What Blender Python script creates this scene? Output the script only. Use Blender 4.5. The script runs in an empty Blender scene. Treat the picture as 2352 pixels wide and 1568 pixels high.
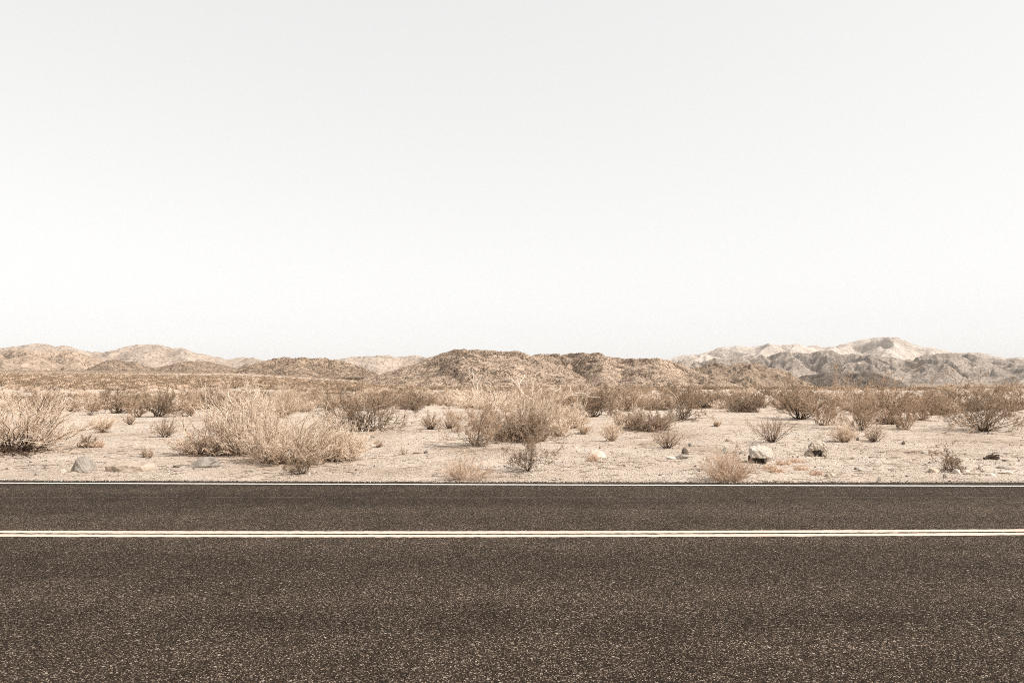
import bpy, bmesh, math, random
import numpy as np
from mathutils import Vector

PI = math.pi
S = bpy.context.scene
COL = S.collection
F, CX, CY, HZ, CH = 1643.0, 1176.0, 784.0, 872.0, 1.6      # focal, centre and eye level, on a 2352 px wide picture; eye height
PITCH = math.atan((HZ - CY) / F)

# ------------------------------------------------------------------ numeric helpers
_pr = np.random.RandomState(7)
_PERM = np.concatenate([_pr.permutation(256)] * 3).astype(np.int64)
_GA = _pr.rand(256) * 2 * PI
_GX, _GY = np.cos(_GA), np.sin(_GA)

def perlin(x, y, seed=0):
    x = np.asarray(x, float) + seed * 17.31; y = np.asarray(y, float) + seed * 9.73
    xi = np.floor(x).astype(np.int64); yi = np.floor(y).astype(np.int64)
    xf = x - xi; yf = y - yi
    u = xf * xf * xf * (xf * (xf * 6 - 15) + 10); v = yf * yf * yf * (yf * (yf * 6 - 15) + 10)
    def g(ix, iy, dx, dy):
        h = _PERM[_PERM[ix & 255] + (iy & 255)]
        return _GX[h] * dx + _GY[h] * dy
    a = g(xi, yi, xf, yf); b = g(xi + 1, yi, xf - 1, yf)
    c = g(xi, yi + 1, xf, yf - 1); d = g(xi + 1, yi + 1, xf - 1, yf - 1)
    return (a + (b - a) * u + (c - a) * v + (a - b - c + d) * u * v) * 1.4

def fbm(x, y, octv=4, seed=0, gain=0.5):
    s, a = 0, 1.0
    for i in range(octv):
        s = s + a * perlin(x * 2 ** i, y * 2 ** i, seed + i); a *= gain
    return s

def ridged(x, y, octv=4, seed=0, gain=0.5):
    s, a, tot, w = 0, 1.0, 0, 1.0
    for i in range(octv):
        n = 1 - np.abs(perlin(x * 2 ** i, y * 2 ** i, seed + i)) * 1.6
        n = np.clip(n, 0, 1) ** 2 * w
        s = s + a * n; tot += a; a *= gain; w = np.clip(n * 1.6, 0, 1)
    return s / tot

def sstep(a, b, x):
    t = np.clip((np.asarray(x, float) - a) / (b - a), 0, 1)
    return t * t * (3 - 2 * t)

# ------------------------------------------------------------------ mesh helpers
def mesh_np(name, V, quads=None, tris=None, mats=(), mi=None, smooth=False):
    me = bpy.data.meshes.new(name)
    V = np.asarray(V, np.float32)
    q = np.zeros((0, 4), np.int32) if quads is None else np.asarray(quads, np.int32)
    t = np.zeros((0, 3), np.int32) if tris is None else np.asarray(tris, np.int32)
    me.vertices.add(len(V)); me.vertices.foreach_set('co', V.ravel())
    me.loops.add(q.size + t.size)
    me.loops.foreach_set('vertex_index', np.concatenate([q.ravel(), t.ravel()]))
    me.polygons.add(len(q) + len(t))
    st = np.concatenate([np.arange(len(q)) * 4, len(q) * 4 + np.arange(len(t)) * 3]).astype(np.int32)
    me.polygons.foreach_set('loop_start', st)
    if mi is not None: me.polygons.foreach_set('material_index', np.asarray(mi, np.int32))
    if smooth: me.polygons.foreach_set('use_smooth', np.ones(len(q) + len(t), bool))
    for m in mats: me.materials.append(m)
    me.update(calc_edges=True); me.validate()
    return me

def obj(name, me, parent=None, loc=None):
    o = bpy.data.objects.new(name, me); COL.objects.link(o)
    if parent is not None: o.parent = parent
    if loc is not None: o.location = loc
    return o

def tag(o, label=None, cat=None, group=None, kind=None):
    if label: o['label'] = label
    if cat: o['category'] = cat
    if group: o['group'] = group
    if kind: o['kind'] = kind
    return o

# ------------------------------------------------------------------ materials
class NT:
    def __init__(s, name):
        s.m = bpy.data.materials.new(name); s.m.use_nodes = True
        s.t = s.m.node_tree; s.b = s.t.nodes['Principled BSDF']
        s.b.inputs['Specular IOR Level'].default_value = 0.15; s.b.inputs['Roughness'].default_value = 0.9
    def n(s, typ, **kw):
        nd = s.t.nodes.new(typ)
        for k, v in kw.items():
            if k.startswith('_'): setattr(nd, k[1:], v)
            else: nd.inputs[k].default_value = v
        return nd
    def l(s, a, b): s.t.links.new(a, b)
    def coord(s, kind='Object'):
        return s.n('ShaderNodeTexCoord').outputs[kind]
    def noise(s, scale, detail=4, rough=0.55, vec=None, out='Fac'):
        nd = s.n('ShaderNodeTexNoise', Scale=scale, Detail=detail, Roughness=rough)
        if vec is not None: s.l(vec, nd.inputs['Vector'])
        return nd.outputs[out]
    def voro(s, scale, vec=None, feature='F1', out='Distance', rnd=1.0):
        nd = s.n('ShaderNodeTexVoronoi', Scale=scale, Randomness=rnd, _feature=feature)
        if vec is not None: s.l(vec, nd.inputs['Vector'])
        return nd.outputs[out]
    def ramp(s, fac, stops, interp='LINEAR'):
        nd = s.n('ShaderNodeValToRGB'); r = nd.color_ramp; r.interpolation = interp
        while len(r.elements) < len(stops): r.elements.new(0.5)
        for e, (p, c) in zip(r.elements, stops):
            e.position = p; e.color = (c, c, c, 1) if isinstance(c, (int, float)) else (*c, 1)
        s.l(fac, nd.inputs['Fac']); return nd.outputs['Color']
    def mix(s, fac, a, b, mode='MIX'):
        nd = s.n('ShaderNodeMix', _data_type='RGBA', _blend_type=mode)
        for v, i in ((fac, 0), (a, 6), (b, 7)):
            if hasattr(v, 'links'): s.l(v, nd.inputs[i])
            elif isinstance(v, tuple): nd.inputs[i].default_value = (*v, 1)
            else: nd.inputs[i].default_value = v
        return nd.outputs[2]
    def math(s, op, a, b=0.0, clamp=False):
        nd = s.n('ShaderNodeMath', _operation=op, _use_clamp=clamp)
        for v, i in ((a, 0), (b, 1)):
            if hasattr(v, 'links'): s.l(v, nd.inputs[i])
            else: nd.inputs[i].default_value = v
        return nd.outputs[0]
    def color(s, c):
        if isinstance(c, tuple): s.b.inputs['Base Color'].default_value = (*c, 1)
        else: s.l(c, s.b.inputs['Base Color'])
    def bump(s, h, strength=0.5, dist=0.02):
        nd = s.n('ShaderNodeBump', Strength=strength, Distance=dist)
        s.l(h, nd.inputs['Height']); s.l(nd.outputs['Normal'], s.b.inputs['Normal'])

def mat_plant(name, dark, light, var=0.35, thru=0.0):
    k = NT(name)
    rnd = k.n('ShaderNodeObjectInfo').outputs['Random']
    nz = k.noise(9.0, 2, 0.6, k.coord())
    f = k.math('ADD', k.math('MULTIPLY', nz, 1.0 - var), k.math('MULTIPLY', rnd, var))
    col = k.ramp(f, [(0.25, dark), (0.75, light)])
    k.color(col)
    if thru:
        tr = k.n('ShaderNodeBsdfTranslucent'); k.l(col, tr.inputs['Color'])
        mx = k.n('ShaderNodeMixShader', Fac=thru); k.l(k.b.outputs[0], mx.inputs[1]); k.l(tr.outputs[0], mx.inputs[2])
        k.l(mx.outputs[0], k.t.nodes['Material Output'].inputs['Surface'])
    return k.m

def mat_asphalt():
    k = NT('asphalt'); c = k.coord()
    v1 = k.n('ShaderNodeTexVoronoi', Scale=122.0); k.l(c, v1.inputs['Vector'])
    sep = k.n('ShaderNodeSeparateColor'); k.l(v1.outputs['Color'], sep.inputs[0])
    chip = k.ramp(sep.outputs[0], [(0.0, (.020, .0138, .0098)), (0.35, (.043, .0295, .0205)), (0.62, (.082, .059, .0425)), (0.77, (.145, .110, .083)), (0.90, (.25, .197, .153)), (1.0, (.50, .40, .315))])
    edge = k.ramp(v1.outputs['Distance'], [(0.0, 1.0), (0.38, 1.0), (0.75, 0.0)])
    base = k.mix(edge, (.014, .0105, .008), chip)
    v2 = k.n('ShaderNodeTexVoronoi', Scale=42.0); k.l(c, v2.inputs['Vector'])
    sep2 = k.n('ShaderNodeSeparateColor'); k.l(v2.outputs['Color'], sep2.inputs[0])
    big = k.ramp(sep2.outputs[1], [(0.955, 0.0), (0.985, 1.0)])
    inside = k.ramp(v2.outputs['Distance'], [(0.30, 1.0), (0.42, 0.0)])
    base = k.mix(k.math('MULTIPLY', big, inside), base, (.36, .31, .26))
    st = k.n('ShaderNodeMapping'); st.inputs['Scale'].default_value = (.05, .55, 1); k.l(c, st.inputs['Vector'])
    band = k.ramp(k.noise(1.6, 3, 0.5, st.outputs[0]), [(0.3, 0.74), (0.7, 1.26)])
    mott = k.ramp(k.noise(1.7, 5, 0.6, c), [(0.3, 0.82), (0.7, 1.18)])
    base = k.mix(1.0, base, band, 'MULTIPLY'); base = k.mix(1.0, base, mott, 'MULTIPLY')
    sx = k.n('ShaderNodeSeparateXYZ'); k.l(c, sx.inputs[0])
    dy = k.math('ABSOLUTE', k.math('SUBTRACT', sx.outputs['Y'], 9.85))
    seam = k.math('MULTIPLY', k.ramp(dy, [(0.0, 1.0), (0.05, 0.0)]), k.ramp(k.noise(3.5, 4, .7, c), [(0.45, 0.0), (0.60, 0.75)]))
    base = k.mix(seam, base, (.17, .14, .112))
    stain = k.ramp(k.noise(.42, 3, .55, st.outputs[0]), [(0.66, 0.0), (0.74, .45)])
    base = k.mix(stain, base, (.022, .0165, .013))
    k.color(base)
    k.b.inputs['Roughness'].default_value = 0.9; k.b.inputs['Specular IOR Level'].default_value = 0.06
    hgt = k.math('ADD', k.math('MULTIPLY', sep.outputs[0], edge), k.math('MULTIPLY', k.noise(260, 3, .6, c), 0.4))
    k.bump(hgt, 0.9, 0.006)
    return k.m

def mat_paint(name, col, worn):
    k = NT(name); c = k.coord()
    chip = k.ramp(k.noise(75, 4, 0.65, c), [(0.31, 1.0), (0.36, 0.0)])
    dirt = k.ramp(k.noise(14, 5, 0.65, c), [(0.3, .86), (0.7, 1.0)])
    base = k.mix(1.0, col, dirt, 'MULTIPLY')
    k.color(k.mix(chip, base, worn))
    k.bump(k.voro(110, c), 0.35, 0.004)
    return k.m

def mat_sand():
    k = NT('desert_sand'); c = k.coord()
    n1 = k.noise(0.35, 6, 0.6, c)
    base = k.ramp(n1, [(0.32, (.44, .34, .252)), (0.46, (.655, .54, .445)), (0.64, (.73, .63, .535))])
    # coarse grit and small stones lying in the sand
    v = k.n('ShaderNodeTexVoronoi', Scale=26.0); k.l(c, v.inputs['Vector'])
    sep = k.n('ShaderNodeSeparateColor'); k.l(v.outputs['Color'], sep.inputs[0])
    grit = k.ramp(sep.outputs[0], [(0.0, (.08, .055, .037)), (0.16, (.18, .125, .085)), (0.30, (.42, .32, .235)), (0.7, (.66, .54, .44)), (1.0, (.78, .69, .59))])
    where = k.ramp(k.noise(1.4, 4, 0.6, c), [(0.34, 0.0), (0.56, 0.95)])
    ins = k.ramp(v.outputs['Distance'], [(0.30, 1.0), (0.55, 0.0)])
    base = k.mix(k.math('MULTIPLY', where, ins), base, grit)
    v3 = k.n('ShaderNodeTexVoronoi', Scale=7.0); k.l(c, v3.inputs['Vector'])
    st = k.n('ShaderNodeMapping'); st.inputs['Scale'].default_value = (5, 14, 8); k.l(c, st.inputs['Vector'])
    lit = k.ramp(k.noise(1.0, 5, 0.75, st.outputs[0]), [(0.56, 0.0), (0.64, 0.8)])
    base = k.mix(lit, base, (.24, .165, .11))
    sep3 = k.n('ShaderNodeSeparateColor'); k.l(v3.outputs['Color'], sep3.inputs[0])
    few = k.math('MULTIPLY', k.ramp(sep3.outputs[1], [(0.80, 0.0), (0.83, 1.0)]), k.ramp(v3.outputs['Distance'], [(0.22, 1.0), (0.36, 0.0)]))
    base = k.mix(k.math('MULTIPLY', few, .8), base, k.ramp(sep3.outputs[2], [(0.0, (.17, .125, .09)), (0.5, (.42, .34, .265)), (1.0, (.72, .65, .57))]))
    ln = k.n('ShaderNodeVectorMath', _operation='LENGTH'); k.l(c, ln.inputs[0])
    mr = k.n('ShaderNodeMapRange', _interpolation_type='SMOOTHSTEP'); k.l(ln.outputs['Value'], mr.inputs['Value'])
    mr.inputs['From Min'].default_value = 250; mr.inputs['From Max'].default_value = 1250
    base = k.mix(mr.outputs[0], base, k.ramp(k.noise(.02, 5, .6, c), [(.35, (.22, .165, .12)), (.65, (.32, .245, .182))]))
    k.color(base)
    h = k.math('ADD', k.math('MULTIPLY', k.noise(9, 6, 0.72, c), 1.9), k.math('MULTIPLY', k.math('MULTIPLY', ins, where), 0.55))
    k.bump(h, 1.0, 0.05)
    return k.m

def mat_hill(name, pale, mid, dark, scale, dark_lo=0.55, dark_hi=0.64, bump=0.5):
    """Weathered slopes: pale soil with patches of dark varnished rock."""
    k = NT(name); c = k.coord()
    big = k.noise(0.9 * scale, 6, 0.62, c)
    base = k.ramp(big, [(0.35, pale), (0.62, mid)])
    rock = k.noise(14 * scale, 5, 0.72, c)
    patch = k.noise(2.4 * scale, 4, 0.6, c)
    f = k.math('ADD', k.math('MULTIPLY', rock, 0.72), k.math('MULTIPLY', patch, 0.28))
    base = k.mix(k.ramp(f, [(dark_lo - .04, 0.0), (dark_hi, 1.0)]), base, dark)
    k.color(base)
    k.bump(k.noise(22 * scale, 5, 0.75, c), bump, 0.30 / scale * 0.1)
    return k.m

def mat_rock(name, a, b, dark, sc=6.0):
    k = NT(name); c = k.coord()
    rnd = k.n('ShaderNodeObjectInfo').outputs['Random']
    n = k.noise(sc, 6, 0.65, c)
    base = k.ramp(n, [(0.32, a), (0.66, b)])
    cr = k.ramp(k.noise(sc * 3.2, 5, 0.7, c), [(0.60, 0.0), (0.72, 0.7)])
    base = k.mix(cr, base, dark)
    base = k.mix(1.0, base, k.ramp(rnd, [(0, .82), (1, 1.1)]), 'MULTIPLY')
    k.color(base)
    k.bump(k.noise(sc * 5, 7, 0.75, c), 0.8, 0.02)
    return k.m

M = dict(
    asphalt=mat_asphalt(), white=mat_paint('white_road_paint', (.66, .635, .59), (.10, .085, .07)),
    yellow=mat_paint('faded_yellow_road_paint', (.68, .535, .45), (.10, .085, .07)),
    sand=mat_sand(),
    straw=mat_plant('dry_straw', (.70, .56, .43), (.92, .78, .64)),
    straw_pink=mat_plant('dry_rosy_straw', (.62, .455, .33), (.84, .665, .52)),
    tan_twig=mat_plant('tan_twig', (.48, .355, .255), (.70, .54, .41)),
    brown_twig=mat_plant('brown_twig', (.24, .172, .117), (.49, .37, .27)),
    dark_stem=mat_plant('dark_stem', (.045, .03, .02), (.14, .095, .062)),
    grey_twig=mat_plant('grey_twig', (.27, .205, .155), (.46, .36, .275)),
    pale_wood=mat_plant('grey_wood', (.40, .315, .24), (.60, .49, .39)),
    bare_wood=mat_plant('bleached_wood', (.70, .58, .46), (.86, .76, .65)),
    leaf=mat_plant('creosote_leaf', (.19, .138, .092), (.40, .30, .21)),
    leaf_tan=mat_plant('dry_leaf', (.34, .24, .16), (.52, .385, .275)),
    rock_grey=mat_rock('grey_stone', (.29, .255, .215), (.42, .375, .32), (.17, .145, .12)),
    rock_pale=mat_rock('pale_stone', (.54, .465, .385), (.72, .65, .57), (.30, .24, .18)),
    rock_weathered=mat_rock('weathered_stone', (.30, .235, .175), (.66, .58, .49), (.10, .075, .055), 9.0),
    rock_tan=mat_rock('tan_stone', (.38, .305, .24), (.56, .465, .375), (.20, .15, .11)),
    rock_dark=mat_rock('dark_stone', (.10, .08, .065), (.22, .18, .15), (.05, .04, .03)),
    char=mat_rock('weathered_dark_wood', (.05, .035, .025), (.12, .085, .06), (.02, .015, .01), 14),
)

# ------------------------------------------------------------------ ground
def zg(x, y):
    x = np.asarray(x, float); y = np.asarray(y, float)
    d = np.hypot(x, y)
    px = CX + F * np.tan(np.clip(np.arctan2(x, np.maximum(y, 1e-3)), -1.2, 1.2))
    left = sstep(1080, 480, px); right = sstep(1350, 1800, px)
    zl = 0.0122 * np.maximum(0, d - 112) - .45 * sstep(32, 70, d)
    zl = np.minimum(zl, 24)
    zr = -27 * sstep(120, 1300, d) + 0.75 * np.exp(-((d - 95) / 30) ** 2) * sstep(2040, 2200, px) - .25 * sstep(34, 60, d)
    zc = -3.0 * sstep(110, 450, d) - .3 * sstep(34, 60, d)
    z = left * zl + right * zr + (1 - left) * (1 - right) * zc
    out = sstep(11.6, 16, y)
    z = z + out * (0.09 * fbm(x / 7, y / 7, 3, 3) + 0.16 * fbm(x / 28, y / 28, 2, 8) * sstep(15, 40, d) + 0.05)
    z = z + sstep(11.3, 12.0, y) * 0.02 * fbm(x / 1.1, y / 1.1, 3, 5)
    z = z + sstep(250, 900, d) * 2.0 * fbm(x / 300, y / 300, 3, 12)
    return z - 0.035

def ray(px, py):
    v = Vector(((px - CX) / F, 1.0, -(py - CY) / F))
    c, s = math.cos(PITCH), math.sin(PITCH)
    return Vector((v.x, v.y * c - v.z * s, v.y * s + v.z * c))

def at_depth(px, py, Y):
    r = ray(px, py); k = Y / r.y
    return Vector((r.x * k, Y, CH + r.z * k))

def at(px, py):
    """The ground point seen at a place of the picture, for setting things out."""
    r = ray(px, py)
    Y0 = 3.0; Yp = Y0
    while Y0 < 3000:
        k = Y0 / r.y
        if CH + r.z * k < float(zg(r.x * k, Y0)):
            lo, hi = Yp, Y0
            for _ in range(24):
                m = (lo + hi) / 2; k = m / r.y
                if CH + r.z * k < float(zg(r.x * k, m)): hi = m
                else: lo = m
            break
        Yp = Y0; Y0 *= 1.02
    else:
        hi = 60.0
    k = hi / r.y
    return Vector((r.x * k, hi, float(zg(r.x * k, hi))))

def build_ground():
    az = np.concatenate([np.radians(np.linspace(-180, -50, 60, endpoint=False)), np.radians(np.linspace(-50, 50, 640)), np.radians(np.linspace(50, 180, 61)[1:-1])])
    r = np.concatenate([[0.4, 2, 4, 7], 9.5 * np.exp(np.arange(0, 680) * 0.0118)])
    A, R = np.meshgrid(az, r)
    X = R * np.sin(A); Y = R * np.cos(A)
    V = np.stack([X, Y, zg(X, Y)], -1).reshape(-1, 3)
    nr, na = A.shape
    i = np.arange(nr - 1)[:, None] * na; j = np.arange(na)[None]; j2 = (j + 1) % na
    q = np.stack([i + j, i + j2, i + na + j2, i + na + j], -1).reshape(-1, 4)[:, ::-1]
    V = np.vstack([V, [[0, 0, float(zg(0, 0))]]])
    t = np.stack([np.full(na, len(V) - 1), np.arange(na), (np.arange(na) + 1) % na], -1)[:, ::-1]
    o = obj('ground', mesh_np('ground', V, q, t, [M['sand']], smooth=True))
    tag(o, 'pale sandy desert ground strewn with grit and twigs', 'ground', kind='structure')
build_ground()

# ------------------------------------------------------------------ road
def strip(name, y_at, w, z, mat, jag, step=0.02, x0=-14.0, x1=14.0, seed=0):
    xs = np.concatenate([np.linspace(-160, x0, 60, endpoint=False), np.arange(x0, x1, step), np.linspace(x1, 160, 60)])
    yc = y_at(xs)
    n1 = jag * (fbm(xs * 9, xs * 0 + 3.3 + seed, 4, seed, 0.7)); n2 = jag * (fbm(xs * 9, xs * 0 + 8.8 + seed, 4, seed + 5, 0.7))
    V = np.vstack([np.stack([xs, yc - w / 2 + n1, xs * 0 + z], -1), np.stack([xs, yc + w / 2 + n2, xs * 0 + z], -1)])
    n = len(xs); i = np.arange(n - 1)
    q = np.stack([i, i + 1, n + i + 1, n + i], -1)
    return tag(obj(name, mesh_np(name, V, q, None, [mat])), kind='structure')

def depth(py):
    r = ray(CX, py)
    return r.y * CH / -r.z
def quad_fit(p0, p1, p2):
    xs = [at_depth(0, p0, depth(p0)).x, 0, at_depth(2352, p2, depth(p2)).x]
    return np.polyfit(xs, [depth(p0), depth(p1), depth(p2)], 2)
_wl = quad_fit(1109, 1113, 1116); _yl = quad_fit(1225.6, 1226.7, 1222.2); _ae = quad_fit(1102, 1106, 1107)
def poly_line(c):
    def f(x):
        x = np.asarray(x, float); xc = np.clip(x, -9, 9)
        return np.polyval(c, xc) + (x - xc) * np.polyval(np.polyder(c), xc) * 0.5
    return f
white_y, yellow_y, edge_y = poly_line(_wl), poly_line(_yl), poly_line(_ae)

def build_road():
    xs = np.concatenate([np.linspace(-160, -14, 60, endpoint=False), np.arange(-14, 14, 0.025), np.linspace(14, 160, 60)])
    far = edge_y(xs) + 0.032 * fbm(xs * 6, xs * 0 + 1.7, 5, 31, 0.75) + 0.045 * fbm(xs * .7, xs * 0 + 5.1, 3, 34)
    rows = [np.stack([xs, xs * 0 - 1.2, xs * 0 - .06], -1), np.stack([xs, xs * 0 - 1.15, xs * 0], -1)]
    for f_ in (0.25, 0.5, 0.75): rows.append(np.stack([xs, -1.15 + (far + 1.15) * f_, xs * 0], -1))
    rows.append(np.stack([xs, far - 0.02, xs * 0], -1)); rows.append(np.stack([xs, far + 0.015, xs * 0 - .06], -1))
    V = np.vstack(rows); n = len(xs); i = np.arange(n - 1)
    q = np.vstack([np.stack([k * n + i, k * n + i + 1, (k + 1) * n + i + 1, (k + 1) * n + i], -1) for k in range(len(rows) - 1)])
    tag(obj('road', mesh_np('road', V, q, None, [M['asphalt']])), 'dark two lane asphalt road with coarse pale aggregate', 'road', kind='structure')
    tag(strip('edge_line', white_y, 0.095, .004, M['white'], .006, seed=1), 'white painted edge line along far side of the road', 'road marking')
    tag(strip('centre_line', lambda x: yellow_y(x) + .088, 0.118, .004, M['yellow'], .010, seed=2), 'far stripe of the pale yellow double centre line', 'road marking')
    tag(strip('centre_line', lambda x: yellow_y(x) - .083, 0.118, .004, M['yellow'], .010, seed=3), 'near stripe of the pale yellow double centre line', 'road marking')
build_road()

# ------------------------------------------------------------------ hills
def hill(name, label, crest, D, W, base_z, mat, relief, wl, seed, nx=500, ny=150, steep=1.2, back=0.8, rough=0.0, rough_wl=5.0, skirt=60, slant=0.0):
    """A ridge as a real height field: crest [(px, py)] at depth D, falling W towards the road and back*W away from it."""
    cp = np.array(crest, float)
    px = np.linspace(cp[0, 0], cp[-1, 0], nx)
    # smooth the crest polyline a little, then add small natural unevenness
    py = np.interp(px, cp[:, 0], cp[:, 1])
    dxp = (px[-1] - px[0]) / nx
    kw = max(1, int(12 / dxp)); ker = np.hanning(kw * 2 + 3); ker /= ker.sum()
    pyp = np.pad(py, (kw + 1, kw + 1), 'edge'); py = np.convolve(pyp, ker, 'valid')[:nx]
    py = py + 1.1 * fbm(px / 26, px * 0 + seed, 4, seed, 0.6)
    t = np.concatenate([np.linspace(-1, 0, ny, endpoint=False), np.linspace(0, 1, ny // 3)])
    P, T = np.meshgrid(px, t)
    wv = W * (1 + 0.35 * perlin(P / 90, P * 0 + 4.4, seed))
    Dv = D * (1 + 0.05 * perlin(P / 160, P * 0, seed + 2))
    Y = Dv + np.where(T < 0, T * wv, T * W * back)
    X = (P - CX) / F * Y
    tz = CH + (HZ - py)[None] / F * Dv            # crest height
    a = np.abs(T)
    # spurs and gullies running down from the crest
    q = (X + slant * (Y - Dv) + 0.55 * wl * fbm(X / wl * 0.7, Y / wl * 0.7, 3, seed + 4)) / wl
    def soft(u, v, sd): return 1 - 1.7 * np.sqrt(perlin(u, v, sd) ** 2 + 0.012)
    spur = 0.5 * (soft(q, Y / wl * 0.42, seed + 6) * .62 + soft(q * 2.3, Y / wl * 0.95, seed + 7) * .26 + soft(q * 4.9, Y / wl * 2.1, seed + 8) * .12) + .32
    pr = np.clip(1 - a, 0, 1) ** steep
    env = np.clip(a * 3.2, 0, 1) * np.clip((1 - a) * 3, 0, 1)
    h = (tz - base_z) * (pr + 2.1 * relief * (spur - 0.45) * env * (0.35 + pr))
    Z = base_z + h
    Z = Z + rough * fbm(X / rough_wl, Y / rough_wl, 4, seed + 11, 0.62) * np.clip((1 - a) * 6, 0, 1)
    # rein the profile in so that the skyline is the one seen
    el = (Z - CH) / Y; mx = el.max(0); tgt = (HZ - py) / F
    dl = tgt - mx; kn = max(3, int(45 / dxp)) | 1; kk = np.hanning(kn + 2); kk /= kk.sum()
    dl = np.convolve(np.pad(dl, (kn // 2 + 1, kn // 2 + 1), 'edge'), kk, 'valid')[:nx]
    Z = Z + dl[None] * Y * pr
    Z = np.where(a > 0.999, base_z - skirt * 0.05, Z)
    V = np.stack([X, Y, Z], -1).reshape(-1, 3)
    nr, nc = P.shape
    i = np.arange(nr - 1)[:, None] * nc; j = np.arange(nc - 1)[None]
    qd = np.stack([i + j, i + j + 1, i + nc + j + 1, i + nc + j], -1).reshape(-1, 4)
    return tag(obj(name, mesh_np(name, V, qd, None, [mat], smooth=True)), label, 'hill', kind='structure')

def c1(*p): return [(x * .2686, 746.5 + y * .2686) for x, y in p]
def c2(*p): return [(574.2 + x * .2686, 746.5 + y * .2686) for x, y in p]
def c3(*p): return [(1148.4 + x * .2686, 746.5 + y * .2686) for x, y in p]
def c4(*p): return [(1722.6 + x * .2676, 746.5 + y * .2676) for x, y in p]

H_far = mat_hill('far_pale_slope', (.66, .57, .49), (.47, .40, .342), (.26, .219, .187), 1 / 420., .49, .60, .8)
H_range = mat_hill('grey_range_slope', (.46, .383, .318), (.32, .262, .215), (.15, .122, .10), 1 / 260., .47, .58, .8)
H_leftfar = mat_hill('left_far_slope', (.50, .412, .34), (.40, .325, .265), (.17, .135, .107), 1 / 140., .50, .61, .8)
H_left = mat_hill('left_tan_slope', (.51, .395, .302), (.41, .312, .235), (.115, .084, .06), 1 / 70., .51, .59, .9)
H_leftlow = mat_hill('left_low_slope', (.43, .32, .235), (.33, .245, .178), (.095, .068, .048), 1 / 60., .475, .565, .9)
H_mid = mat_hill('central_rocky_slope', (.52, .398, .302), (.42, .316, .235), (.085, .06, .042), 1 / 18., .495, .55, 1.0)
H_knob = mat_hill('dark_knob_slope', (.30, .222, .165), (.21, .155, .115), (.07, .05, .036), 1 / 20., .46, .55, .9)
H_brown = mat_hill('brown_slope', (.40, .302, .22), (.30, .222, .16), (.10, .072, .051), 1 / 50., .48, .58, .9)
H_dark = mat_hill('dark_volcanic_slope', (.20, .162, .131), (.145, .115, .092), (.06, .047, .037), 1 / 80., .47, .58, .9)

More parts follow.
